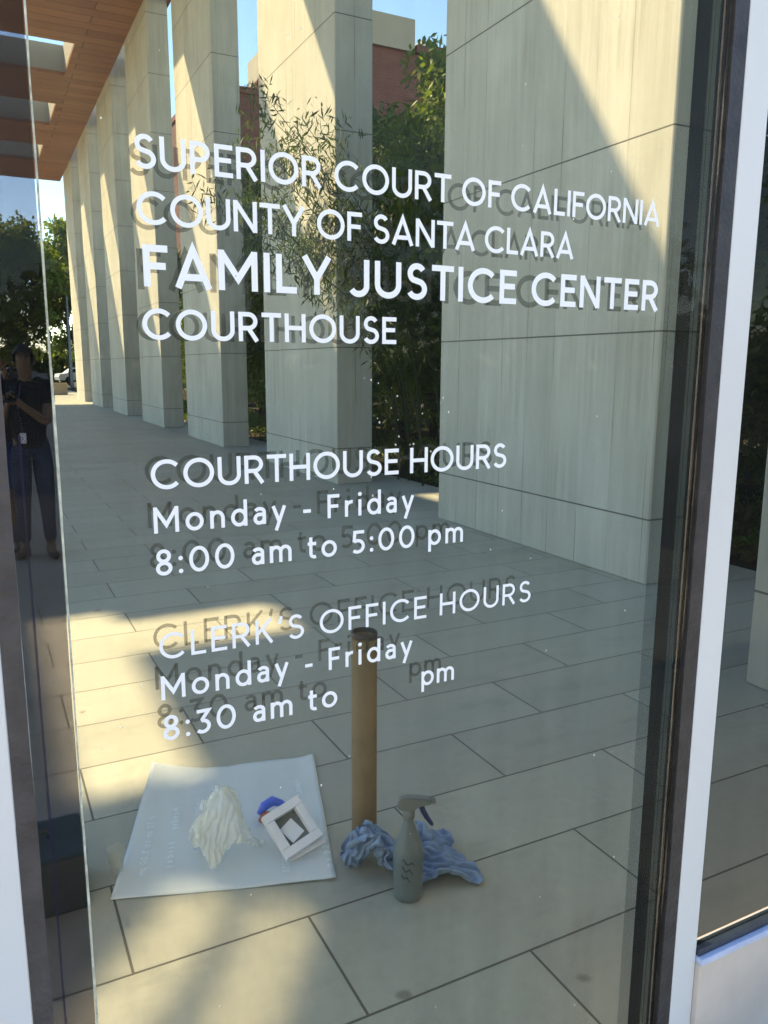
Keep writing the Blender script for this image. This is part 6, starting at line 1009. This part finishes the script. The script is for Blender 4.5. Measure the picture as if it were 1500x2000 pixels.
# bamboo added in place of the foliage reflection doubled over the second column
def bamboo():
    rng = np.random.default_rng(5); root = thing("bamboo", "slender bamboo with drooping thin leaves, added for the foliage reflection over the second column", "bamboo", (5.2, 8.2, 0))
    cs_ = []
    for i in range(9):
        bx, by = rng.normal()*.22, rng.normal()*.35; tx, ty, tz = -1.3-1.6*rng.random(), -.4+1.1*rng.random(), 2.9+1.7*rng.random()
        pts = [(bx+(tx)*t**2.2, by+ty*t**2, tz*(t**.85)) for t in np.linspace(0, 1, 9)]
        tube("cane", pts, [.016*(1-.8*t) for t in np.linspace(0, 1, 9)], M['leaf_bamboo'], root, 6)
        for t in np.linspace(.55, 1, 9):
            c = np.array((bx+tx*t**2.2, by+ty*t**2, tz*(t**.85))); cs_.append(c+rng.normal(size=3)*.12)
    cloud_obj("foliage", leaf_cloud(cs_, 6500, .30, .13, .019, .8, 1, rng), M['leaf_bamboo'], root)
bamboo()
# dark hedge behind and low ground cover
def hedge():
    rng = np.random.default_rng(8)
    cs_ = [(9.0+rng.random()*2.5, y, rng.random()*3.6) for y in np.linspace(-6, 45, 420)]
    cloud_obj_ = cloud_obj("hedge", leaf_cloud(cs_, 60000, .75, .22, .08, .3, 1, rng), M['leaf_dark']); cloud_obj_.location.z = .3
    tag(cloud_obj_, "continuous dark clipped hedge along the back of the planting bed", "hedge")
    g = [(5.3+rng.random()*2.6, y, .05) for y in np.linspace(-3, 40, 700)]
    o = cloud_obj("ground_cover", leaf_cloud(g, 42000, .30, .07, .03, -.3, .35, rng), M['leaf_bright']); tag(o, "low bright ground cover along the edge of the paving", "ground cover", kind='stuff')
    g = [(5.4+rng.random()*2.0, y, .03) for y in np.linspace(0.5, 5, 160)]
    o = cloud_obj("leaf_litter", leaf_cloud(g, 9000, .35, .11, .05, 0, .2, rng), M['leaf_brown']); tag(o, "brown and olive fallen leaves in the planting bed", "leaf litter", kind='stuff')
hedge()
# trees at the far open end
G2 = "trees beyond the far end of the walkway"
far = [((2.2, 60), 11.5, 3.6, "round green tree left of centre beyond the end of the walkway"), ((-2.5, 56), 12.5, 3.8, "dark tree beyond the walkway behind the standing people"),
       ((6.6, 66), 13.0, 3.4, "yellowish green tree beside the lamp post at the far end"), ((11.5, 62), 12, 4.0, "tree beyond the last column at the far end"), ((-9, 66), 12, 4.5, "far tree at the left beyond the walkway")]
for k, ((x, y), h, rad, lb) in enumerate(far):
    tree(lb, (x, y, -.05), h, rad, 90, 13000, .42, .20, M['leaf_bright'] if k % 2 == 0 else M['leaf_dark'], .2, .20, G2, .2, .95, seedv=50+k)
belt = [(x, 84+RNG.random()*4, RNG.random()*2.6) for x in np.linspace(-50, 60, 260)]
for a_ in np.linspace(R(-200), R(62), 620):       # added unseen ring behind the camera, hides the horizon reflected in the panes
    belt.append((5+(52+5*RNG.random())*math.cos(a_), 20+(58+5*RNG.random())*math.sin(a_), RNG.random()*(6.5+3*math.sin(a_*9)+2*math.sin(a_*23))))
fh = cloud_obj("far_shrubs_and_added_ring", leaf_cloud(belt, 62000, 2.0, 1.0, .5, .1, .9), M['leaf_dark'])
tag(fh, "belt of dark shrubs and trees far beyond the parked cars, with an added unseen ring round the court", "shrubs", kind='stuff')

# ------------------------------------------------------------------ far end: planter wall, lamp post, cars
pw = thing("planter_box", "tan stone planter box near the far end of the walkway", "planter", (3.3, 44, 0))
box("planter_wall", 0, .95, 0, .9, 0, .62, M['tan'], pw, .02); box("planter_soil", .08, .87, .08, .82, .622, .64, M['soil'], pw)
lp = thing("lamp_post", "slim grey lamp post standing between trees at the far end", "lamp post", (6.0, 59, -.05))
tube("post", [(0, 0, 0), (0, 0, .4), (0, 0, 6.8)], [.16, .09, .06], M['steel'], lp, 12); tube("arm", [(0, 0, 6.75), (-.5, 0, 7.0), (-1.1, 0, 7.05)], .04, M['steel'], lp, 8); box("lamp_head", -1.5, -.95, -.12, .12, 6.98, 7.08, M['steel'], lp, .03)
def car(label, loc, rz, paint):
    root = thing("parked_car", label, "car", loc, rz, "cars parked beyond the walkway")
    prof = [(-2.15, .35), (-2.2, .62), (-2.1, .88), (-1.5, .95), (-.95, 1.38), (.55, 1.42), (1.25, 1.0), (2.05, .86), (2.2, .6), (2.15, .32)]
    bm = bmesh.new(); L = []
    for y, k in ((-.86, 1), (-.80, 1.0), (.80, 1.0), (.86, 1)):
        L.append([bm.verts.new((x, y*(.84 if z > 1.1 else 1), z)) for x, z in prof])
    for a, b in zip(L, L[1:]):
        for i in range(len(prof)): bm.faces.new((a[i], a[(i+1) % len(prof)], b[(i+1) % len(prof)], b[i]))
    bm.faces.new(L[0]); bm.faces.new(L[-1][::-1]); bm_obj("body", bm, paint, root)
    box("windscreen", 1.0, 1.04, -.6, .6, 1.08, 1.2, M['dark_glass'], root)
    for sg in (-1, 1):
        bm = bmesh.new(); vs = [bm.verts.new((x, sg*(.872-.13*(z-1)/.35), z)) for x, z in ((-1.3, 1.0), (-.88, 1.33), (.5, 1.36), (1.05, 1.02))]; bm.faces.new(vs)
        r_ = bmesh.ops.extrude_face_region(bm, geom=bm.faces[:]); bmesh.ops.translate(bm, verts=[v for v in r_['geom'] if isinstance(v, bmesh.types.BMVert)], vec=(0, sg*.02, 0)); bm_obj("side_window", bm, M['dark_glass'], root)
        for x in (-1.35, 1.35):
            wv = lathe("wheel", [(.1, -.1), (.32, -.1), (.34, 0), (.32, .1), (.1, .1)], M['tyre'], root, 20); wv.matrix_local = Matrix.Translation((x, sg*.82, .34)) @ Matrix.Rotation(R(90), 4, 'X')
    return root
car("white parked car seen tiny beside the lamp post at the far end", (8.4, 74, -.055), R(8), M['car_white'])
car("silver blue parked car just left of the white one at the far end", (3.4, 76, -.055), R(4), M['car_blue'])
# ------------------------------------------------------------------ buildings behind the trees
bb = thing("brick_building", "red brick building with beige penthouse and white roof unit behind the trees", "building", (0, 55, 0))
box("wall", 15, 22.4, 0, 18, 0, 19.8, M['brick'], bb); box("wall", 22.404, 70, .3, 18, 0, 24.6, M['brick'], bb)
box("parapet", 31.2, 70, -.1, 18.1, 24.604, 25.15, M['brick'], bb); box("parapet", 14.9, 22.39, -.15, 18.1, 19.804, 20.2, M['brick'], bb)
box("penthouse", 22.6, 31.02, -.05, 14, 24.604, 26.8, M['beige'], bb); box("roof_unit", 32.1, 33.0, .9, 2.5, 25.154, 25.9, M['white_metal'], bb); box("roof_unit", 33.05, 34.3, 1.0, 4, 25.154, 25.75, M['brick'], bb)
for i in range(14):
    for z in (4, 8, 12):
        x = 24+i*3.2; g = box("window", x, x+1.3, .24, .296, z, z+1.9, M['dark_glass'], bb)
